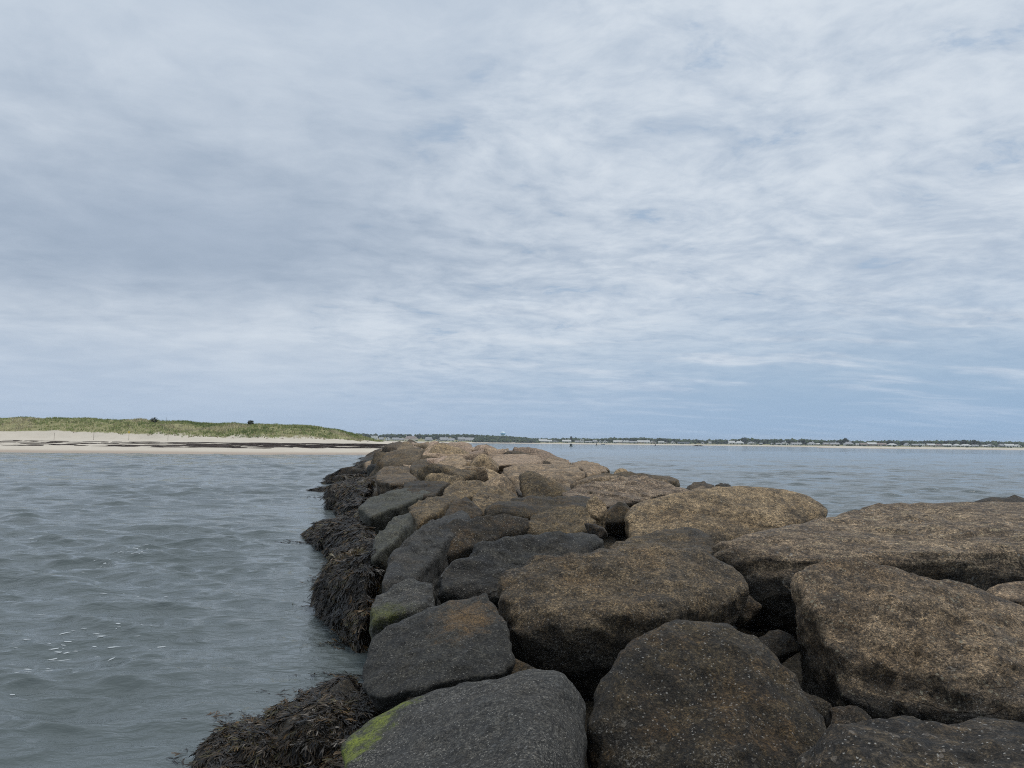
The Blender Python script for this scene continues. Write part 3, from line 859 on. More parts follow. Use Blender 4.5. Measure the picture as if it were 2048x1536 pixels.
def fronds(p, n, L, W, r, droop=1.0):
    """flat branching ribbons lying down-slope on the stone; returns V, F, tint"""
    m = len(p)
    down = np.array([0, 0, -1.0]) - n * (-n[:, 2:3])
    down = down * 1.5 + r.normal(size=(m, 3)) * 0.45
    down -= n * (down * n).sum(1, keepdims=True)
    down /= np.linalg.norm(down, axis=1, keepdims=True) + 1e-9
    side = np.cross(n, down)
    lift = r.uniform(0.05, 0.6, (m, 1)) ** 2.4 * L
    curl = r.normal(size=(m, 1)) * 0.35 * L
    ph = r.uniform(0, 6.28, (m, 1)); sprd = r.uniform(0.12, 0.32, (m, 1)) * L

    def row(t, wd, off):
        c = p + down * (t * L) + n * (lift * (t * 1.4 - t * t * droop) + 0.004) + side * (curl * t * t + np.sin(ph + t * 5) * 0.07 * L + off)
        tw = side * (W * wd * 0.5) + n * W * 0.22 * np.sin(ph * 3 + t * 4)
        return [c - tw, c + tw]
    rows = row(0.0, 0.6, 0) + row(0.4, 1.0, 0) + row(0.72, 0.8, -sprd * 0.6) + row(1.0, 0.45, -sprd) + row(0.7, 0.8, sprd * 0.6) + row(0.95, 0.45, sprd)
    V = np.stack(rows, 1).reshape(-1, 3)
    base = (np.arange(m) * 12)[:, None]
    q = np.array([[0, 1, 3, 2], [2, 3, 5, 4], [4, 5, 7, 6], [2, 3, 9, 8], [8, 9, 11, 10]])
    F = (base[:, None, :] + q[None]).reshape(-1, 4)
    u = r.uniform(size=(m, 1))
    pal = np.array([[0.014, 0.009, 0.004], [0.024, 0.015, 0.006], [0.009, 0.0075, 0.006], [0.052, 0.030, 0.009], [0.036, 0.030, 0.009]])
    k = r.choice(5, m, p=[0.33, 0.27, 0.24, 0.09, 0.07])
    cl = perlin(p * 2.4, 33) + 0.5 * perlin(p * 7.0, 34)
    k = np.where((cl > 0.28) & (r.uniform(size=m) < 0.6), np.where(r.uniform(size=m) < 0.5, 3, 4), np.where((cl < -0.15) & (r.uniform(size=m) < 0.7), 2, k))
    t = pal[k] * r.uniform(0.7, 1.35, (m, 1))
    T = np.repeat(np.concatenate([t, np.ones((m, 1))], 1), 12, 0)
    T[:, :3] *= np.tile(np.repeat([0.6, 0.85, 1.15, 1.9, 1.15, 1.9], 2), m)[:, None]
    return V, F, T


def build_weed():
    r = np.random.default_rng(11)
    for o, V, F, wd in ROCKS:
        if wd is None: continue
        cy = V[:, 1].mean()
        L0 = np.interp(cy, [5, 12, 25, 60], [0.082, 0.115, 0.19, 0.34])
        dens = np.interp(cy, [5, 12, 25, 60], [5200, 2200, 460, 105])
        zt = wd

        def acc(c, n):
            lim = zt + 0.35 * perlin(c * [1.1, 1.1, 1.1], 5)
            hole = perlin(c * 2.6, 77) < 0.42
            return (c[:, 2] < lim) * (c[:, 2] > -0.08) * (n[:, 2] > -0.35) * hole
        res = sample_mesh(V, F, 10, r, acc)
        if len(res) < 3: continue
        n = int(min(48000, res[2] * dens))
        if n < 12: continue
        p, nn, _ = sample_mesh(V, F, n, r, acc)
        # smooth normals a little towards the outward direction
        L = L0 * r.uniform(0.55, 1.35, (n, 1)); W = L * r.uniform(0.07, 0.13, (n, 1))
        Vf, Ff, T = fronds(p, nn, L, W, r)
        loc = np.array(o.location)
        me = mesh_np('rockweed', Vf - loc, Ff, WEED, smooth=True)
        vcol(me, 'tint', T)
        w_ = link(bpy.data.objects.new('rockweed', me), o)
        tag(w_, kind='stuff')


build_weed()


def build_floating_weed():
    r = np.random.default_rng(19)
    P = []
    for px_, py_, n, sx, sy in ((700, 1235, 170, 0.18, 0.35), (650, 1212, 70, 0.25, 0.08), (700, 1290, 90, 0.2, 0.1), (640, 1160, 50, 0.15, 0.2), (620, 1085, 70, 0.45, 0.2),
                                (600, 1385, 30, 0.25, 0.05), (470, 1440, 24, 0.2, 0.05), (390, 1505, 24, 0.08, 0.15), (670, 1350, 30, 0.2, 0.06), (650, 995, 50, 0.6, 0.5)):
        q = at(px_, py_, z=0.0)
        P.append(q + np.stack([r.normal(size=n) * sx, r.normal(size=n) * sy, np.zeros(n)], 1))
    P = np.vstack(P)
    dx, dy, dz = water_disp(P[:, 0].copy(), P[:, 1].copy(), np.hypot(P[:, 0], P[:, 1]) * 0.0044)
    P = P + np.stack([dx, dy, dz + 0.006], 1)
    n = len(P)
    nn = np.tile([0.25, 0.1, 1.0], (n, 1)); nn /= np.linalg.norm(nn, axis=1, keepdims=True)
    L = np.interp(P[:, 1], [5, 12, 25, 60], [0.09, 0.14, 0.22, 0.4])[:, None] * r.uniform(0.5, 1.3, (n, 1))
    V, F, T = fronds(P, nn, L, L * 0.12, r)
    V[:, 2] = np.maximum(V[:, 2], np.repeat(P[:, 2], 12) - 0.004)
    me = mesh_np('floating_rockweed', V, F, WEED); vcol(me, 'tint', T)
    tag(link(bpy.data.objects.new('floating_rockweed', me)), 'loose brown rockweed floating along the left waterline', 'seaweed', kind='stuff')


build_floating_weed()

# ------------------------------------------------------------------ left beach and dune
def shore_y(X):
    return np.interp(X, [-400, -86, -43, -25, -18, -12, -6, 0], [150, 129, 130.5, 141, 152, 168, 190, 210])


CREST_PX = [-400, 0, 150, 300, 400, 500, 560, 640, 680, 720, 755, 800]
CREST_PY = [846, 836, 837.5, 841, 846, 849, 850.5, 853, 862, 873, 881, 886]


def dune_z(X, Y):
    s = Y - shore_y(X)
    b = np.interp(s, [-40, 0, 13, 25, 38, 60, 200, 400], [-2.0, 0.0, 0.95, 1.75, 2.25, 2.35, 2.0, 1.5])
    px = 1024 + X / np.maximum(Y, 1) * FPX
    py = np.interp(px, CREST_PX, CREST_PY)
    dc = shore_y(X) + 58
    zc = EYE + (horizon_py(px) - py) / FPX * dc - 0.25
    sm = lambda a, b_, t: (lambda q: q * q * (3 - 2 * q))(np.clip((t - a) / (b_ - a), 0, 1))
    # the dune foot wanders: sandy bluff on the left, grass further down on the right
    foot = np.interp(px, [0, 280, 360, 520, 760], [40, 42, 34, 31, 34])
    nz = perlin(np.stack([X.ravel() * 0.05, Y.ravel() * 0.05, X.ravel() * 0], 1), 6).reshape(X.shape)
    n2 = fbm(np.stack([X.ravel() * 0.16, Y.ravel() * 0.16, X.ravel() * 0], 1), 3, 9).reshape(X.shape)
    bump = sm(foot + nz * 6, 58, s) * (1 - 0.75 * sm(64, 150, s)) * (1 - sm(735, 775, px))
    b = b - 0.9 * sm(770, 830, px) * np.clip(b, 0, 1)
    z = b + np.maximum(zc - 2.3, 0) * bump + n2 * 0.55 * sm(30, 46, s) * (bump > 0.02) * np.clip((zc - 2.2), 0, 1)
    z += 0.05 * n2
    z = z - np.clip((px - 872) / 22, 0, 1) * 4.0
    zv = np.interp(px, [0, 250, 400, 512, 700], [3.7, 3.4, 2.6, 2.4, 2.3]) + nz * 0.5 + n2 * 0.35
    bump = bump * np.clip((z - zv) / 0.35, 0, 1)
    return z, bump, s


def sand_material():
    m = bpy.data.materials.new('beach_sand'); m.use_nodes = True
    N = NT(m.node_tree)
    geo = N.n('ShaderNodeNewGeometry'); P = geo.outputs['Position']
    z = N.n('ShaderNodeSeparateXYZ', {0: P}).outputs[2]
    at_ = N.n('ShaderNodeAttribute', attribute_name='veg')
    veg = N.n('ShaderNodeSeparateColor', {0: at_.outputs['Color']}).outputs[0]
    n1 = N.noise(P, 0.35, 5, 0.6).outputs[0]
    n2 = N.noise(P, 2.5, 4, 0.6).outputs[0]
    sand = N.mix(n1, (0.44, 0.395, 0.325), (0.565, 0.52, 0.44))
    wet = N.step(z, 0.55, 0.12)
    sand = N.mix(N.math('MULTIPLY', wet, 0.8), sand, (0.30, 0.235, 0.185))
    grass = N.mix(N.step(n2, 0.35, 0.65), (0.16, 0.165, 0.065), (0.30, 0.275, 0.14))
    vm = N.step(N.math('ADD', veg, N.math('MULTIPLY', N.math('SUBTRACT', n1, 0.5), 0.7)), 0.25, 0.5)
    c = N.mix(vm, sand, grass)
    bp = N.n('ShaderNodeBump', {'Height': n2, 'Strength': 0.4, 'Distance': 0.3})
    principled(N, **{'Base Color': c, 'Roughness': 0.9, 'Normal': bp.outputs[0]})
    return m


SAND = sand_material()


def grid_faces(nr, nc):
    idx = np.arange(nr * nc).reshape(nr, nc)
    return np.stack([idx[:-1, :-1], idx[:-1, 1:], idx[1:, 1:], idx[1:, :-1]], -1).reshape(-1, 4)


def build_island():
    xs = np.concatenate([np.linspace(-330, -110, 90), np.linspace(-109, -1, 240)])
    ss = np.concatenate([np.linspace(-25, 0, 12), np.linspace(0.5, 75, 170), np.linspace(77, 230, 40)])
    X, S = np.meshgrid(xs, ss, indexing='ij')
    Y = shore_y(X) + S
    Z, bump, s = dune_z(X, Y)
    V = np.stack([X, Y, Z], -1).reshape(-1, 3)
    me = mesh_np('beach', V, grid_faces(*X.shape), SAND)
    b = bump.ravel()
    vcol(me, 'veg', np.stack([b * 1.3, b, b, np.ones_like(b)], 1))
    o = link(bpy.data.objects.new('beach', me)); tag(o, kind='structure')

    # dune grass
    r = np.random.default_rng(3)
    n = 42000
    x = r.uniform(-150, -20, n); sv = r.uniform(29, 95, n)
    yv = shore_y(x) + sv
    zz, bp, s_ = dune_z(x, yv)
    dens = np.clip(bp * 2.2, 0, 1) * np.clip(0.75 + 0.9 * perlin(np.stack([x * 0.13, yv * 0.13, x * 0], 1), 40), 0.06, 1)
    k = (r.uniform(size=n) < dens) & (bp > 0.03)
    x, yv, zz, bp = x[k], yv[k], zz[k], bp[k]
    n = len(x); nb = 5
    sp = perlin(np.stack([x * 0.09, yv * 0.12, x * 0], 1), 51)
    pal = np.array([[0.27, 0.31, 0.12], [0.34, 0.35, 0.165], [0.18, 0.225, 0.08], [0.44, 0.40, 0.25], [0.19, 0.14, 0.095]])
    ci = np.where(sp > 0.22, 2, np.where(sp < -0.28, 3, r.choice(5, n, p=[0.5, 0.28, 0.1, 0.07, 0.05])))
    low = (bp < 0.22) & (r.uniform(size=n) < 0.4); ci[low] = 4
    c = pal[ci] * r.uniform(0.75, 1.25, (n, 1))
    h = r.uniform(0.25, 0.6, n) * np.where(ci == 4, 0.7, 1)
    Vs = []; 
    for b_ in range(nb):
        a = r.uniform(0, 6.28, n); lean = r.uniform(0.1, 0.5, n) * h; wd = r.uniform(0.05, 0.11, n)
        ox, oy = r.normal(size=n) * 0.22, r.normal(size=n) * 0.22
        bx, by = x + ox, yv + oy
        p0 = np.stack([bx - np.cos(a) * wd, by - np.sin(a) * wd, zz - 0.05], 1)
        p1 = np.stack([bx + np.cos(a) * wd, by + np.sin(a) * wd, zz - 0.05], 1)
        p2 = np.stack([bx + lean * np.sin(a), by + lean * np.cos(a), zz + h], 1)
        Vs.append(np.stack([p0, p1, p2], 1))
    V = np.concatenate(Vs).reshape(-1, 3)
    F = np.arange(len(V)).reshape(-1, 3)
    me = mesh_np('dune_grass', V, F, LEAF, smooth=False)
    vcol(me, 'tint', np.repeat(np.tile(np.concatenate([c, np.ones((n, 1))], 1), (nb, 1)), 3, 0))
    o = link(bpy.data.objects.new('dune_grass', me))
    tag(o, 'olive and yellow-green dune grass on the left sand dune', 'grass', kind='stuff')

    # wrack line of washed-up eelgrass
    r = np.random.default_rng(8)
    D, F0 = ico(1)
    VV, FF = [], []; base = 0
    for i in range(2100):
        px_ = r.uniform(-150, 765)
        heavy = np.interp(px_, [0, 300, 420, 770], [0.17, 0.32, 0.8, 1.0])
        if r.uniform() > heavy: continue
        lanes = [14, 17.5, 21, 25]
        sv = r.choice(lanes, p=[0.22, 0.26, 0.28, 0.24]) + r.normal() * 0.9
        xx = (px_ - 1024) / FPX * 150
        yy = float(shore_y(xx)) + sv
        if px_ > 520 + r.normal() * 60: sv2 = r.uniform(14.5, 27); yy = float(shore_y(xx)) + sv2
        zz_, _, _ = dune_z(np.array([xx]), np.array([yy]))
        if float(perlin(np.array([[xx * 0.22, yy * 0.5, 0.3]]), 61)[0]) < -0.18: continue
        L = r.uniform(0.8, 3.2) * (0.7 + heavy * 0.6); Wd = r.uniform(0.15, 0.42); Hh = r.uniform(0.03, 0.08)
        v = D * np.array([L, Wd, Hh]) * (1 + r.normal(size=(len(D), 1)) * 0.16)
        a = r.normal() * 0.12
        v = np.stack([v[:, 0] * math.cos(a) - v[:, 1] * math.sin(a), v[:, 0] * math.sin(a) + v[:, 1] * math.cos(a), v[:, 2]], 1)
        VV.append(v + [xx, yy, zz_[0] + 0.03]); FF.append(F0 + base); base += len(D)
    me = mesh_np('beach_wrack', np.vstack(VV), np.vstack(FF), simple_mat('dry_wrack', (0.055, 0.038, 0.030), 0.9, 0.4, 1.2))
    o = link(bpy.data.objects.new('beach_wrack', me))
    tag(o, 'dark washed-up seaweed lying in lines along the pale beach', 'seaweed', kind='stuff')


def leaf_material():
    m = bpy.data.materials.new('foliage'); m.use_nodes = True
    N = NT(m.node_tree)
    at_ = N.n('ShaderNodeAttribute', attribute_name='tint')
    geo = N.n('ShaderNodeNewGeometry')
    nz = N.noise(geo.outputs['Position'], 0.8, 3, 0.6).outputs[0]
    c = N.mix(1.0, at_.outputs['Color'], N.mix(nz, (0.7, 0.7, 0.7), (1.3, 1.3, 1.3)), 'MULTIPLY')
    principled(N, **{'Base Color': c, 'Roughness': 0.8, 'Specular IOR Level': 0.2})
    return m


LEAF = leaf_material()
build_island()

WOODM = simple_mat('weathered_wood', (0.12, 0.09, 0.065), 0.85, 0.3, 6)
DARKM = simple_mat('dark_painted_metal', (0.03, 0.03, 0.035), 0.6, 0.2, 4)


def leafy_crown(name, parent, loc, rx, ry, rz, n, leaf, pal, seed):
    r = np.random.default_rng(seed)
    q = r.normal(size=(n, 3)); q /= np.linalg.norm(q, axis=1, keepdims=True)
    rad = r.uniform(0.35, 1.0, (n, 1)) ** 0.5
    lump = 1 + 0.45 * perlin(q * 2.2 + seed, seed)[:, None]
    p = q * rad * lump * [rx, ry, rz]
    a = r.normal(size=(n, 3)); b = r.normal(size=(n, 3)); c = r.normal(size=(n, 3))
    V = np.stack([p + a * leaf, p + b * leaf, p + c * leaf], 1).reshape(-1, 3) + np.array(loc)
    me = mesh_np(name, V, np.arange(3 * n).reshape(-1, 3), LEAF, False)
    t = np.array(pal)[r.integers(len(pal), size=n)] * r.uniform(0.7, 1.3, (n, 1))
    vcol(me, 'tint', np.repeat(np.concatenate([t, np.ones((n, 1))], 1), 3, 0))
    return link(bpy.data.objects.new(name, me), parent)


def tube(name, p0, p1, r0, r1, mat, parent=None, seg=8):
    p0, p1 = np.array(p0, float), np.array(p1, float)
    ax = p1 - p0; ax /= np.linalg.norm(ax)
    u = np.cross(ax, [0, 0, 1] if abs(ax[2]) < 0.9 else [1, 0, 0]); u /= np.linalg.norm(u); v = np.cross(ax, u)
    a = np.linspace(0, 2 * math.pi, seg, endpoint=False)
    ring = np.cos(a)[:, None] * u + np.sin(a)[:, None] * v
    V = np.vstack([p0 + ring * r0, p1 + ring * r1])
    bm = bmesh.new()
    vs_ = [bm.verts.new(q) for q in V]
    for i in range(seg):
        j = (i + 1) % seg
        bm.faces.new((vs_[i], vs_[j], vs_[seg + j], vs_[seg + i]))
    bm.faces.new(vs_[:seg][::-1]); bm.faces.new(vs_[seg:])
    me = bpy.data.meshes.new(name); bm.to_mesh(me); bm.free(); me.materials.append(mat)
    return link(bpy.data.objects.new(name, me), parent)


def empty(name, loc):
    o = link(bpy.data.objects.new(name, None)); o.location = loc
    return o


def on_dune(px, d):
    x = (px - 1024) / FPX * d
    z, _, _ = dune_z(np.array([x]), np.array([float(d)]))
    return np.array([x, d, float(z[0])])


for px, d, rx, rz, lab in ((310, 186, 0.85, 0.55, 'larger dark bush on the crest of the grassy dune'),
                           (503, 187, 0.75, 0.5, 'smaller dark bush further right on the dune crest')):
    g = on_dune(px, d)
    t = tag(empty('dune_bush', g), lab, 'bush', 'dark bushes on the dune crest')
    for k in range(4):
        tube('stem', (0, 0, -0.2), (random.uniform(-.4, .4), random.uniform(-.3, .3), 0.7), 0.05, 0.02, WOODM, t, 5)
    leafy_crown('foliage', t, (0, 0, 0.75), rx, 0.7, rz, 260, 0.11, [(0.035, 0.045, 0.020), (0.05, 0.06, 0.025)], px)

YEL = simple_mat('yellow_sign', (0.62, 0.46, 0.06), 0.5, 0.1)
for px, d, h, sign, lab in ((261, 163, 2.0, 1, 'thin beach post carrying a small yellow sign'),
                            (112, 160, 1.5, 0, 'bare thin post on the beach, leftmost'),
                            (191, 162, 1.7, 0, 'bare thin post on the beach left of the yellow sign'),
                            (339, 163, 1.6, 0, 'bare thin post on the beach right of the yellow sign'),
                            (335, 187, 1.5, 0, 'bare thin post on the dune crest beside the larger bush')):
    g = on_dune(px, d)
    t = tag(empty('beach_post', g), lab, 'post', 'thin posts on the beach')
    tube('pole', (0, 0, -0.3), (0, 0, h), 0.035, 0.03, WOODM, t, 6)
    if sign:
        bm = bmesh.new(); bmesh.ops.create_cube(bm, size=1.0)
        for v in bm.verts: v.co = Vector((v.co.x * 0.32, v.co.y * 0.03 - 0.05, v.co.z * 0.5 + h - 0.3))
        me = bpy.data.meshes.new('sign_plate'); bm.to_mesh(me); bm.free(); me.materials.append(YEL)
        link(bpy.data.objects.new('sign_plate', me), t)


# ------------------------------------------------------------------ far shore
def far_d(px):
    return np.interp(px, [600, 700, 1000, 1430, 1550, 1640, 1720, 2200], [1230, 1195, 1180, 1170, 1090, 980, 930, 910])


def px_x(px, d):
    return (px - 1024) / FPX * d


TOP_PX = [640, 700, 715, 760, 820, 950, 985, 1020, 1045, 1075, 1110, 1140, 1170, 1185, 1240, 1270, 1300, 1330, 1360, 1390, 1405, 1430, 1460, 1487,
          1500, 1520, 1540, 1577, 1610, 1635, 1665, 1691, 1710, 1735, 1760, 1790, 1810, 1840, 1853, 1880, 1925, 1948, 1965, 1985, 2048, 2200]
TOP_PY = [868, 867.5, 866, 868, 868, 868, 870.5, 872, 873.5, 876, 876, 875, 876, 877, 875, 874.5, 875.5, 876, 877.5, 878.5, 879.5, 879, 879, 875.5,
          876, 878, 878, 877.5, 878, 879, 880, 877.8, 881, 882, 881, 879.8, 881, 881.5, 880, 881, 880.5, 880.5, 883, 882.5, 883, 884]


def build_far():
    px = np.linspace(560, 3200, 520)
    s = np.array([-30, -6, 0, 6, 14, 22, 40, 80, 140, 220, 400, 900, 2500])
    PX, S = np.meshgrid(px, s, indexing='ij')
    D = far_d(PX) + S
    X = px_x(PX, far_d(PX)) * (D / far_d(PX))
    hill = np.interp(PX, [560, 700, 950, 1070, 1150, 1450, 1500, 3200], [7, 8, 8, 2.5, 2, 2, 2, 1])
    Z = np.interp(S, s, [-1.5, -0.3, 0.0, 0.5, 1.2, 1.6, 2.0, 2.2, 2.3, 2.3, 2.3, 2.0, 1.0]) + hill * np.clip((S - 30) / 150, 0, 1) * (S < 800)
    Z += np.where(S > 2, 0.25 * perlin(np.stack([PX.ravel() * 0.11, S.ravel() * 0.02, S.ravel() * 0], 1), 5).reshape(S.shape), 0)
    me = mesh_np('far_shore', np.stack([X, D, Z], -1).reshape(-1, 3), grid_faces(*PX.shape), SAND)
    vg = np.clip((S - 16) / 12, 0, 1).ravel()
    vcol(me, 'veg', np.stack([vg, vg, vg, np.ones_like(vg)], 1))
    tag(link(bpy.data.objects.new('far_shore', me)), kind='structure')

    # sand spit on the right
    px = np.linspace(1600, 2700, 250); s = np.linspace(-20, 150, 40)
    PX, S = np.meshgrid(px, s, indexing='ij')
    D0 = np.interp(PX, [1600, 1640, 1700, 2050, 2300], [760, 715, 690, 680, 660])
    D = D0 + S; X = px_x(PX, D)
    prof = np.interp(S, [-20, 0, 18, 45, 90, 130, 150], [-1.0, 0, 0.55, 1.05, 1.2, 0.5, -0.8])
    Z = prof * np.clip((PX - 1625) / 60, 0.0, 1) - np.clip((1640 - PX) / 30, 0, 1) * 0.6
    Z += 0.12 * perlin(np.stack([PX.ravel() * 0.08, S.ravel() * 0.06, S.ravel() * 0], 1), 9).reshape(S.shape) * np.clip((PX - 1640) / 60, 0, 1)
    me = mesh_np('sand_spit', np.stack([X, D, Z], -1).reshape(-1, 3), grid_faces(*PX.shape), SAND)
    vg = (np.clip((S - 62) / 20, 0, 1) * np.clip((PX - 1690) / 100, 0, 1)).ravel()
    vcol(me, 'veg', np.stack([vg, vg, vg, np.ones_like(vg)], 1))
    tag(link(bpy.data.objects.new('sand_spit', me)), kind='structure')

    # the wood behind the houses: one mass of crowns
    r = np.random.default_rng(14)
    D1, F1 = ico(1)
    VV, FF, TT = [], [], []; base = 0
    greens = np.array([[0.030, 0.048, 0.022], [0.040, 0.062, 0.026], [0.025, 0.038, 0.022], [0.055, 0.075, 0.030]])

    def crown_lump(x, y_, z, rad, flat=0.8):
        nonlocal base
        v = D1 * (1 + 0.22 * r.normal(size=(len(D1), 1))) * [rad, rad, rad * flat]
        VV.append(v + [x, y_, z]); FF.append(F1 + base); base += len(D1)
        t = greens[r.integers(4)] * r.uniform(0.7, 1.35)
        TT.append(np.repeat(np.concatenate([t, [1]])[None], len(D1), 0))
    for i in range(2500):
        p_ = r.uniform(600, 2230) if i < 1700 else r.uniform(2230, 3150)
        so = r.uniform(75, 260)
        d = float(far_d(p_)) + so
        py = np.interp(p_, TOP_PX, TOP_PY) + abs(r.normal()) * 1.3
        zt = EYE + (horizon_py(p_) - py) / FPX * d
        rad = r.uniform(2.2, 4.6)
        x = px_x(p_, d)
        z = zt - rad * 0.8
        crown_lump(x, d, z, rad)
        k = 0
        while z > 3.0 and k < 3:
            z -= rad * 1.2; k += 1
            crown_lump(x + r.normal() * 1.5, d - 2 - k * 2 + r.normal(), z, rad * 1.15)
    # wooded slope with no houses below the water tower
    for i in range(620):
        p_ = r.uniform(948, 1082)
        so = r.uniform(16, 110)
        d = float(far_d(p_)) + so
        edge = np.clip((1085 - p_) / 60, 0.25, 1)
        zt = 4.0 + so / 110 * 8.5 * edge + r.normal() * 0.7
        rad = r.uniform(1.6, 3.2)
        crown_lump(px_x(p_, d), d, zt - rad * 0.8, rad)
    # garden shrubs between the houses
    for i in range(420):
        p_ = r.uniform(700, 2200)
        so = r.uniform(24, 70)
        d = float(far_d(p_)) + so
        rad = r.uniform(0.7, 1.7)
        crown_lump(px_x(p_, d), d, 2.1 + rad * 0.3, rad)
    me = mesh_np('distant_wood', np.vstack(VV), np.vstack(FF), LEAF)
    vcol(me, 'tint', np.vstack(TT))
    tag(link(bpy.data.objects.new('distant_wood', me)), 'dark green wood along the far shore behind the houses', 'wood', kind='stuff')

    # trees that stand above the wood
    k = 0
    for p_, py, hw, lab in ((1143, 873.0, 1.3, 'pointed dark tree rising above the far wood right of the water tower'),
                            (1489, 875.0, 4.5, 'round dark tree above the far wood, left of the white gabled house'),
                            (1691, 877.3, 3.2, 'round dark tree above the far roofs near the start of the sand spit'),
                            (1927, 880.0, 3.4, 'broad tree above the far roofs at right, left one of a pair'),
                            (1948, 880.0, 2.6, 'broad tree above the far roofs at right, right one of a pair')):
        d = float(far_d(p_)) + 72
        zt = EYE + (horizon_py(p_) - py) / FPX * d
        t = tag(empty('tall_tree', (px_x(p_, d), d, 2.0)), lab, 'tree', 'trees above the far wood')
        h = zt - 2.0
        tube('trunk', (0, 0, -0.5), (0, 0, h * 0.8), 0.3, 0.12, WOODM, t, 7)
        leafy_crown('crown', t, (0, 0, h * 0.66), hw, hw, h * 0.36, 900, 0.42, [(0.028, 0.042, 0.024), (0.042, 0.06, 0.028)], 60 + k)
        k += 1


build_far()

# ------------------------------------------------------------------ houses
WALLC = {'white': (0.80, 0.80, 0.78), 'cream': (0.74, 0.67, 0.56), 'grey': (0.40, 0.41, 0.41), 'pale grey': (0.58, 0.59, 0.59),
         'brown': (0.24, 0.18, 0.15), 'tan': (0.48, 0.41, 0.35), 'blue-grey': (0.27, 0.30, 0.36)}
ROOFC = {'grey': (0.28, 0.29, 0.30), 'dark': (0.11, 0.11, 0.12), 'pale': (0.46, 0.47, 0.46), 'brown': (0.22, 0.18, 0.16)}
WALLM = {k: simple_mat('shingle_' + k.replace(' ', '_').replace('-', '_'), v, 0.8, 0.12, 1.5) for k, v in WALLC.items()}
ROOFM = {k: simple_mat('roof_' + k, v, 0.85, 0.15, 1.2) for k, v in ROOFC.items()}
GLASS = simple_mat('window_glass', (0.03, 0.04, 0.05), 0.15, 0.1)
TRIM = simple_mat('white_trim', (0.70, 0.70, 0.68), 0.6, 0.05)


def solid(name, V, F, mat, parent, loc=None):
    me = bpy.data.meshes.new(name); me.from_pydata([tuple(v) for v in V], [], F); me.update(); me.materials.append(mat)
    o = link(bpy.data.objects.new(name, me), parent)
    if loc is not None: o.location = loc
    return o


def box(name, x0, x1, y0, y1, z0, z1, mat, parent):
    V = [(x0, y0, z0), (x1, y0, z0), (x1, y1, z0), (x0, y1, z0), (x0, y0, z1), (x1, y0, z1), (x1, y1, z1), (x0, y1, z1)]
    F = [(0, 3, 2, 1), (4, 5, 6, 7), (0, 1, 5, 4), (1, 2, 6, 5), (2, 3, 7, 6), (3, 0, 4, 7)]
    return solid(name, V, F, mat, parent)


_winme = {}


def window(parent, x, y, z, wd, ht):
    key = (round(wd, 1), round(ht, 1))
    if key not in _winme:
        a, b = key[0] / 2, key[1] / 2
        f = box('window', -a, a, -0.05, 0.05, -b, b, GLASS, None); g = box('frame', -a - .12, a + .12, -0.03, 0.03, -b - .12, b + .12, TRIM, None)
        _winme[key] = (f.data, g.data)
        for q in (f, g): bpy.data.objects.remove(q)
    wn = link(bpy.data.objects.new('window', _winme[key][0]), parent); wn.location = (x, y - 0.09, z)
    fr = link(bpy.data.objects.new('frame', _winme[key][1]), wn); fr.location = (0, 0.03, 0)


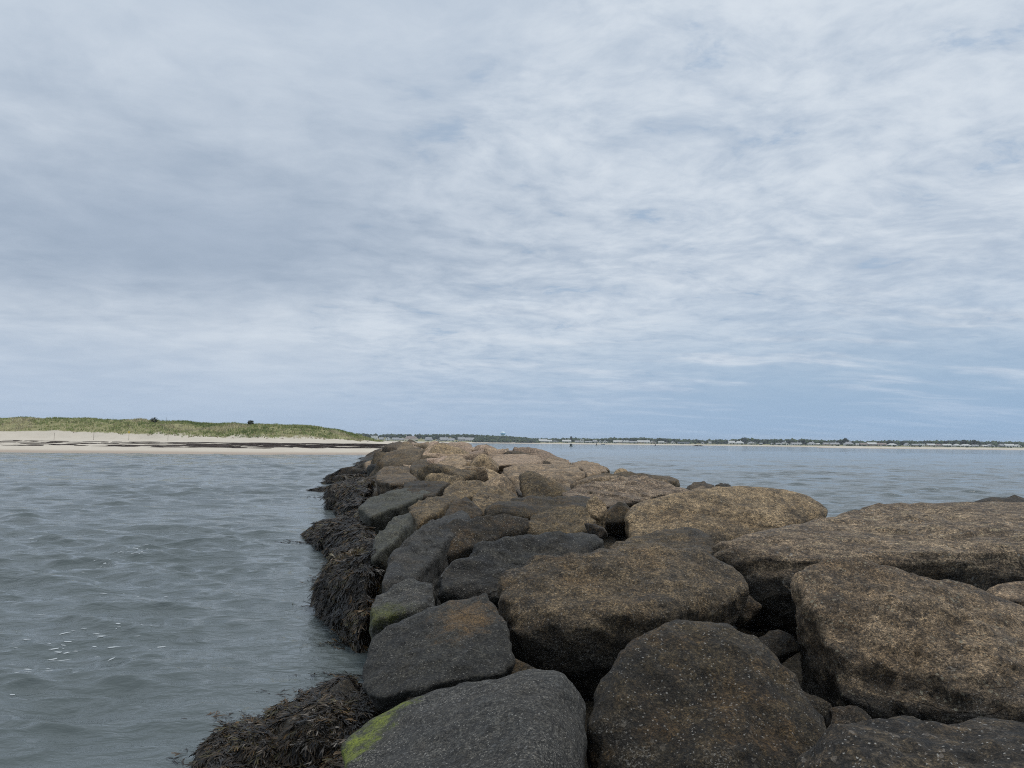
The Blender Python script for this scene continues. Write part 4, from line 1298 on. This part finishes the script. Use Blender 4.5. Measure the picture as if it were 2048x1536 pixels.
def house(px0, px1, top, bot, style, wall, roof, label, chim=0, porch=False, d_off=45):
    pc = (px0 + px1) / 2
    d = float(far_d(pc)) + d_off
    mpp = d / FPX
    W = (px1 - px0) * mpp
    zb = 2.1
    zt = EYE + (horizon_py(pc) - top) * mpp
    H = max(zt - zb, 3.4)
    dep = min(max(W * 0.6, 6.0), 10.0)
    root = tag(empty('shore_house', (px_x(pc, d), d, zb - 0.4)), label, 'house', 'houses along the far shore')
    hw = W / 2; o = 0.35
    wm, rm = WALLM[wall], ROOFM[roof]
    if style == 'b':
        box('wall', -hw, hw, 0, dep, -0.6, H, wm, root); box('roof', -hw - .2, hw + .2, -.2, dep + .2, H, H + .35, rm, root); e = H
    else:
        e = H * (0.56 if style in 's' else 0.5 if style == 'g' else 0.42 if style == 'm' else 0.52)
        if style == 'g':      # gable to the viewer
            V = [(-hw, 0, -.6), (hw, 0, -.6), (hw, 0, e), (0, 0, H - .15), (-hw, 0, e), (-hw, dep, -.6), (hw, dep, -.6), (hw, dep, e), (0, dep, H - .15), (-hw, dep, e)]
            F = [(0, 1, 2, 3, 4), (9, 8, 7, 6, 5), (0, 4, 9, 5), (1, 6, 7, 2)]
            solid('wall', V, F, wm, root)
            sl = (H - e) / hw
            V = []
            for yv in (-o, dep + o):
                V += [(-hw - o, yv, e - sl * o), (0, yv, H), (hw + o, yv, e - sl * o), (-hw - o, yv, e - sl * o - .25), (0, yv, H - .3), (hw + o, yv, e - sl * o - .25)]
            F = [(0, 1, 7, 6), (1, 2, 8, 7), (3, 9, 10, 4), (4, 10, 11, 5), (0, 3, 4, 1), (1, 4, 5, 2), (6, 7, 10, 9), (7, 8, 11, 10), (0, 6, 9, 3), (2, 5, 11, 8)]
            solid('roof', V, F, rm, root)
        else:
            ins = {'s': 0.0, 'h': min(dep * 0.5, hw * 0.8), 'm': 0.12 * W}[style]
            box('wall', -hw, hw, 0, dep, -.6, e, wm, root)
            a, b = hw + o, dep / 2
            V = [(-a, -o, e - .1), (a, -o, e - .1), (a, dep + o, e - .1), (-a, dep + o, e - .1), (-a + ins, b, H), (a - ins, b, H)]
            if style == 'm':   # gambrel: steep lower, flat upper slope
                mz = e + (H - e) * 0.72
                V = [(-a, -o, e - .1), (a, -o, e - .1), (a, dep + o, e - .1), (-a, dep + o, e - .1), (-a + ins, dep * .22, mz), (a - ins, dep * .22, mz),
                     (a - ins, dep * .78, mz), (-a + ins, dep * .78, mz), (-a + ins, b, H), (a - ins, b, H)]
                F = [(0, 1, 5, 4), (4, 5, 9, 8), (8, 9, 6, 7), (7, 6, 2, 3), (1, 2, 6, 9, 5), (3, 0, 4, 8, 7), (0, 3, 2, 1)]
            else:
                F = [(0, 1, 5, 4), (2, 3, 4, 5), (1, 2, 5), (3, 0, 4), (0, 3, 2, 1)]
            solid('roof', V, F, rm, root)
    nst = 2 if e > 5.0 else 1
    nw = max(2, min(4, int(W / 3.2)))
    for st in range(nst):
        for i in range(nw):
            window(root, -hw + W * (i + 0.5) / nw, 0, 1.5 + st * 2.8, 1.1, 1.4)
    if style == 'g' and H - e > 2.2: window(root, 0, 0, e + 0.6, 1.1, 1.2)
    if porch: 
        box('porch_roof', -hw * .9, hw * .9, -2.0, 0, 2.6, 2.85, TRIM, root)
        for i in (-0.85, 0.0, 0.85): box('porch_post', hw * i - .1, hw * i + .1, -1.9, -1.7, -.6, 2.6, TRIM, root)
    for i in range(chim):
        xc = hw * ((-0.75, 0.15, 0.45)[i] if chim > 1 else 0.35)
        box('chimney', xc - .5, xc + .5, dep * .45, dep * .55 + .5, e, H + 1.3, TRIM if chim > 1 else WALLM['pale grey'], root)
    return root


def ordw(n):
    return ['zeroth', 'first', 'second', 'third', 'fourth', 'fifth', 'sixth', 'seventh', 'eighth', 'ninth', 'tenth', 'eleventh', 'twelfth', 'thirteenth',
            'fourteenth', 'fifteenth', 'sixteenth', 'seventeenth', 'eighteenth', 'nineteenth', 'twentieth'][n]


HOUSES = [  # px0, px1, top, bottom, style, wall, roof, chimneys, porch
    (744, 756, 871, 881, 'b', 'white', 'pale', 0, 0), (760, 768, 874, 882, 's', 'grey', 'grey', 0, 0), (771, 783, 873.5, 882, 'g', 'white', 'grey', 0, 0),
    (786, 799, 874.5, 882, 's', 'pale grey', 'grey', 1, 0), (800, 809, 876, 882, 's', 'tan', 'grey', 0, 0), (810, 836, 871.5, 882, 'h', 'cream', 'brown', 3, 0),
    (851, 866, 874, 883, 'm', 'grey', 'grey', 0, 0), (874, 880, 878.5, 883.5, 'g', 'white', 'grey', 0, 0), (881, 897, 874, 883.5, 's', 'pale grey', 'grey', 1, 1),
    (898, 910, 876, 883.5, 's', 'pale grey', 'grey', 0, 0), (917, 931, 873.8, 883.5, 's', 'grey', 'grey', 1, 0), (932, 949, 874.5, 884, 's', 'pale grey', 'grey', 0, 1),
    (1072, 1078, 879, 885, 'g', 'grey', 'grey', 0, 0), (1079, 1095, 878, 885, 's', 'grey', 'pale', 0, 0), (1096, 1105, 879, 885, 's', 'white', 'pale', 0, 0),
    (1106, 1118, 879, 885.5, 'g', 'grey', 'grey', 0, 0), (1126, 1143, 879, 886, 's', 'pale grey', 'pale', 1, 0), (1151, 1161, 880.5, 886.5, 's', 'grey', 'grey', 0, 0),
    (1162, 1168, 878.5, 886.5, 'b', 'white', 'pale', 0, 0), (1171, 1184, 881.5, 887, 's', 'grey', 'grey', 0, 0), (1186, 1196, 879.5, 887, 'm', 'pale grey', 'grey', 0, 1),
    (1199, 1205, 879.8, 887, 'g', 'pale grey', 'pale', 0, 0), (1207, 1216, 880, 887, 'g', 'white', 'grey', 0, 1), (1228, 1235, 880, 887.5, 's', 'pale grey', 'pale', 0, 0),
    (1236, 1245, 880, 887.5, 's', 'tan', 'pale', 0, 0), (1246, 1259, 880, 887.5, 'b', 'white', 'pale', 0, 1), (1260, 1275, 881.5, 888, 's', 'grey', 'grey', 0, 0),
    (1276, 1288, 880, 888, 's', 'tan', 'pale', 0, 0), (1289, 1300, 880, 888, 's', 'pale grey', 'pale', 1, 0), (1301, 1313, 881, 888, 'g', 'tan', 'pale', 0, 0),
    (1318, 1329, 882, 888.5, 's', 'pale grey', 'pale', 0, 1), (1331, 1337, 883, 888.5, 'g', 'tan', 'grey', 0, 0), (1343, 1351, 881.5, 889, 'g', 'white', 'grey', 0, 0),
    (1358, 1379, 883.5, 889, 'b', 'blue-grey', 'grey', 0, 0), (1404, 1410, 884, 889.5, 'g', 'white', 'grey', 0, 0), (1419, 1423, 881.5, 890, 'b', 'white', 'pale', 0, 0),
    (1458, 1470, 881, 890.5, 's', 'white', 'pale', 0, 1), (1472, 1488, 881.5, 890.5, 'h', 'pale grey', 'pale', 1, 0), (1497, 1512, 882.5, 891, 'g', 'white', 'grey', 0, 1),
    (1520, 1525, 886, 891, 's', 'tan', 'grey', 0, 0), (1543, 1548, 886, 891, 'g', 'white', 'grey', 0, 0), (1553, 1562, 885, 891.5, 's', 'grey', 'grey', 0, 0),
    (1563, 1577, 882.8, 891.5, 'g', 'white', 'grey', 1, 0), (1584, 1604, 884.5, 892, 's', 'pale grey', 'grey', 1, 0), (1617, 1632, 883.5, 892, 'h', 'pale grey', 'grey', 1, 0),
    (1634, 1640, 888, 892, 's', 'tan', 'pale', 0, 0), (1648, 1660, 884.5, 892, 's', 'tan', 'grey', 0, 0), (1661, 1679, 884.5, 892, 's', 'tan', 'grey', 1, 0),
    (1690, 1707, 883, 892, 'h', 'pale grey', 'grey', 1, 1), (1713, 1719, 889, 892, 's', 'tan', 'pale', 0, 0), (1721, 1735, 885, 892, 's', 'tan', 'brown', 0, 0),
    (1736, 1754, 884, 892, 's', 'brown', 'pale', 0, 0), (1755, 1773, 885, 892, 's', 'tan', 'brown', 0, 0), (1777, 1794, 886, 892.5, 'h', 'pale grey', 'pale', 0, 0),
    (1811, 1820, 885, 892.5, 'g', 'white', 'grey', 0, 0), (1825, 1839, 887, 892.5, 's', 'brown', 'grey', 0, 0), (1840, 1849, 887, 892.5, 'b', 'white', 'pale', 0, 0),
    (1855, 1871, 886.5, 893, 's', 'tan', 'pale', 0, 0), (1872, 1882, 887, 893, 's', 'grey', 'brown', 0, 0), (1886, 1903, 887, 893, 's', 'pale grey', 'pale', 0, 0),
    (1908, 1921, 887, 893.5, 'h', 'grey', 'pale', 0, 0), (1923, 1944, 887.5, 893.5, 'h', 'pale grey', 'pale', 0, 0), (1946, 1957, 888.5, 893.5, 's', 'grey', 'grey', 0, 0),
    (1965, 1974, 889, 894, 's', 'tan', 'pale', 0, 0), (1975, 1989, 887, 894, 'g', 'pale grey', 'grey', 0, 0), (2000, 2006, 887, 894, 's', 'grey', 'grey', 0, 0),
    (2010, 2029, 887, 894.5, 's', 'pale grey', 'pale', 0, 0), (2031, 2042, 888, 894.5, 'g', 'white', 'pale', 0, 0)]
STYLE = {'b': 'flat-roofed', 's': 'low gabled', 'g': 'gable-fronted', 'h': 'hip-roofed', 'm': 'gambrel-roofed'}
nleft = sum(1 for h in HOUSES if h[1] < 1007)
for i, (a, b, t, bt, st, wl, rf, ch, po) in enumerate(HOUSES):
    if b < 1007:
        n = nleft - i
        where = f'{ordw(n)} house left of the blue water tower'
    elif a < 1397:
        n = i - nleft + 1
        where = (f'{ordw(n)} house right of the blue water tower') if n <= 20 else f'{ordw(sum(1 for h in HOUSES if h[0] > a and h[0] < 1397) + 1)} house left of the dark rock pile'
    else:
        n = sum(1 for h in HOUSES if 1397 < h[0] <= a)
        m = len(HOUSES) - i
        where = f'{ordw(n)} house right of the dark rock pile' if n <= 20 else f'{ordw(m)} house from the right edge'
    house(a, b, t, bt, st, wl, rf, f'{wl} {STYLE[st]} house, {where}', ch, bool(po))


# ------------------------------------------------------------------ water tower, buoys, boat, rock pile
def lathe(name, prof, mat, parent, seg=24, loc=(0, 0, 0)):
    a = np.linspace(0, 2 * math.pi, seg, endpoint=False)
    V = np.concatenate([np.stack([np.cos(a) * rr, np.sin(a) * rr, np.full(seg, zz)], 1) for rr, zz in prof])
    F = []
    for i in range(len(prof) - 1):
        for j in range(seg):
            k = (j + 1) % seg
            F.append((i * seg + j, i * seg + k, (i + 1) * seg + k, (i + 1) * seg + j))
    F.append(tuple(range(seg))[::-1]); F.append(tuple((len(prof) - 1) * seg + j for j in range(seg)))
    o = solid(name, V, F, mat, parent, loc)
    for p_ in o.data.polygons: p_.use_smooth = True
    return o


d = 1500.0
TB = simple_mat('tower_blue', (0.20, 0.45, 0.70), 0.5, 0.06, 0.3)
TW = simple_mat('tower_pale_blue', (0.62, 0.74, 0.82), 0.5, 0.06, 0.3)
t = tag(empty('water_tower', (px_x(1007, d), d, 8.0)), 'pale blue water tower rising above the far wood', 'water tower')
lathe('pedestal', [(2.6, -3), (2.6, 5.5), (2.9, 7.0)], TW, t)
lathe('tank', [(2.9, 7.0), (4.2, 8.2), (4.9, 9.8), (4.95, 11.0)], TB, t)
lathe('tank_roof', [(4.95, 11.0), (4.85, 11.8), (4.2, 12.9), (2.9, 13.7), (1.4, 14.2), (0.3, 14.35)], TW, t)

GRN = simple_mat('buoy_green', (0.010, 0.045, 0.032), 0.5, 0.2)
RED = simple_mat('buoy_dark_red', (0.11, 0.03, 0.025), 0.5, 0.2)
PALE = simple_mat('buoy_pale_grey', (0.30, 0.33, 0.34), 0.5, 0.2)
d = 500.0
t = tag(empty('channel_buoy', (px_x(1143, d), d, 0.0)), 'dark green can-shaped channel buoy, leftmost of the buoys', 'buoy', 'channel buoys')
lathe('float', [(1.05, -0.6), (1.1, 0.25), (0.75, 0.4)], GRN, t); lathe('can', [(0.75, 0.4), (0.72, 1.3), (0.85, 1.35), (0.85, 1.75)], GRN, t)
box('number_panel', -0.22, 0.22, -0.80, -0.70, 0.65, 1.15, PALE, t)
d = 640.0
t = tag(empty('channel_buoy', (px_x(1194, d), d, 0.0)), 'buoy with a pale round float and dark pointed top, middle of the buoys', 'buoy', 'channel buoys')
lathe('float', [(1.0, -0.6), (1.15, 0.3), (0.9, 0.55), (0.45, 0.7)], PALE, t); lathe('topmark', [(0.45, 0.7), (0.42, 1.5), (0.15, 2.1)], DARKM, t)
d = 800.0
t = tag(empty('channel_buoy', (px_x(1311, d), d, 0.0)), 'slim dark reddish pillar buoy, rightmost of the buoys', 'buoy', 'channel buoys')
lathe('float', [(0.75, -0.6), (0.8, 0.25), (0.5, 0.45)], DARKM, t); lathe('pillar', [(0.5, 0.45), (0.42, 1.5), (0.14, 2.1)], RED, t)

# low dark skiff by the far beach
d = 1150.0
t = tag(empty('skiff', (px_x(1207, d), d, 0.0)), 'low dark skiff by the far beach right of the middle buoy', 'boat')
V = []; n = 9
for i in range(n):
    u = i / (n - 1) * 2 - 1; bw = 1.0 * (1 - abs(u) ** 3) + 0.05; sh = 0.75 + 0.25 * max(u, 0) ** 2
    V += [(u * 2.9, -bw, sh), (u * 2.9, -bw * .6, -0.15), (u * 2.9, bw * .6, -0.15), (u * 2.9, bw, sh)]
F = [(i * 4 + j, i * 4 + j + 1, i * 4 + j + 5, i * 4 + j + 4) for i in range(n - 1) for j in range(3)] + [(0, 3, 2, 1), tuple((n - 1) * 4 + q for q in (0, 1, 2, 3))]
solid('hull', V, F, DARKM, t); box('thwart', -0.5, -0.1, -0.95, 0.95, 0.5, 0.58, WOODM, t); box('stern_thwart', -2.2, -1.7, -0.6, 0.6, 0.5, 0.58, WOODM, t)

d = 870.0
t = tag(empty('rock_pile', (px_x(1397, d), d, 0.0)), 'low dark rock pile off the far beach, right of the buoys', 'rock pile')
rr = np.random.default_rng(77)
for i in range(15):
    u = rr.uniform(-1, 1)
    sx = rr.uniform(0.9, 1.6)
    sd_ = int(rr.integers(1e6))
    cc, V, F = hull_rock(random_pts(np.random.default_rng(sd_), sx, sx * 0.8, sx * 0.6), 3, 16, 0.05, 0.03, sd_, 3)
    me = mesh_np('boulder', V, F, RM['mixed' if rr.uniform() < 0.5 else 'wet'])
    q = link(bpy.data.objects.new('boulder', me), t)
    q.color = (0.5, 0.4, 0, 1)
    q.location = (u * 5.2, rr.uniform(-1.5, 1.5), (1 - u * u) * 1.0 * rr.uniform(0.3, 1.0))


# ------------------------------------------------------------------ foam on the left water
def build_foam():
    r = np.random.default_rng(31)
    VV, FF = [], []; base = 0
    lines = [((0, 1110), (300, 985), 40, 30), ((190, 1138), (320, 1088), 60, 14), ((20, 1350), (190, 1250), 26, 26), ((150, 1330), (320, 1240), 16, 40), ((0, 1360), (330, 1130), 24, 60)]
    for (x0, y0), (x1, y1), n, jit in lines:
        for i in range(n):
            u = r.uniform()
            px_ = x0 + (x1 - x0) * u + r.normal() * jit; py_ = y0 + (y1 - y0) * u + r.normal() * jit * 0.4
            if py_ < 960: continue
            q = at(px_, py_, z=0.0)
            s_ = 0.006 * abs(r.normal()) + 0.004
            ang = np.linspace(0, 2 * math.pi, 9, endpoint=False)
            rad = s_ * r.uniform(0.5, 1.3, 9)
            vx = np.cos(ang) * rad * r.uniform(2.0, 7.0); vy = np.sin(ang) * rad * 1.2
            a = r.normal() * 0.3 + 0.2
            X = q[0] + vx * math.cos(a) - vy * math.sin(a); Y = q[1] + vx * math.sin(a) + vy * math.cos(a)
            sp = np.full(9, float(np.hypot(q[0], q[1])) * 0.0044)
            dx, dy, dz = water_disp(X, Y, sp)
            top = np.stack([X + dx, Y + dy, dz + 0.005], 1)
            VV.append(np.vstack([top.mean(0) + [0, 0, 0.003], top])); 
            FF += [(base, base + 1 + j, base + 1 + (j + 1) % 9) for j in range(9)]; base += 10
    me = mesh_np('foam', np.vstack(VV), np.array(FF), simple_mat('sea_foam', (0.40, 0.44, 0.46), 0.7, 0.1, 20))
    tag(link(bpy.data.objects.new('foam', me)), 'white foam flecks drifting on the left water', 'foam', kind='stuff')


build_foam()


# ------------------------------------------------------------------ thin sea haze
def build_haze():
    m = bpy.data.materials.new('sea_haze'); m.use_nodes = True
    N = NT(m.node_tree)
    v = N.n('ShaderNodeVolumePrincipled', {'Color': (0.80, 0.88, 1.0, 1), 'Density': 0.00015, 'Anisotropy': 0.0})
    N.n('ShaderNodeOutputMaterial', {'Volume': v.outputs[0]})
    V = [(x, y, z) for z in (-4.0, 26.0) for x, y in ((-6600, -60), (6600, -60), (6600, 7200), (-6600, 7200))]
    F = [(0, 3, 2, 1), (4, 5, 6, 7), (0, 1, 5, 4), (1, 2, 6, 5), (2, 3, 7, 6), (3, 0, 4, 7)]
    o = solid('haze', V, F, m, None)
    tag(o, 'thin bluish haze over the far shore', 'haze', kind='stuff')


build_haze()
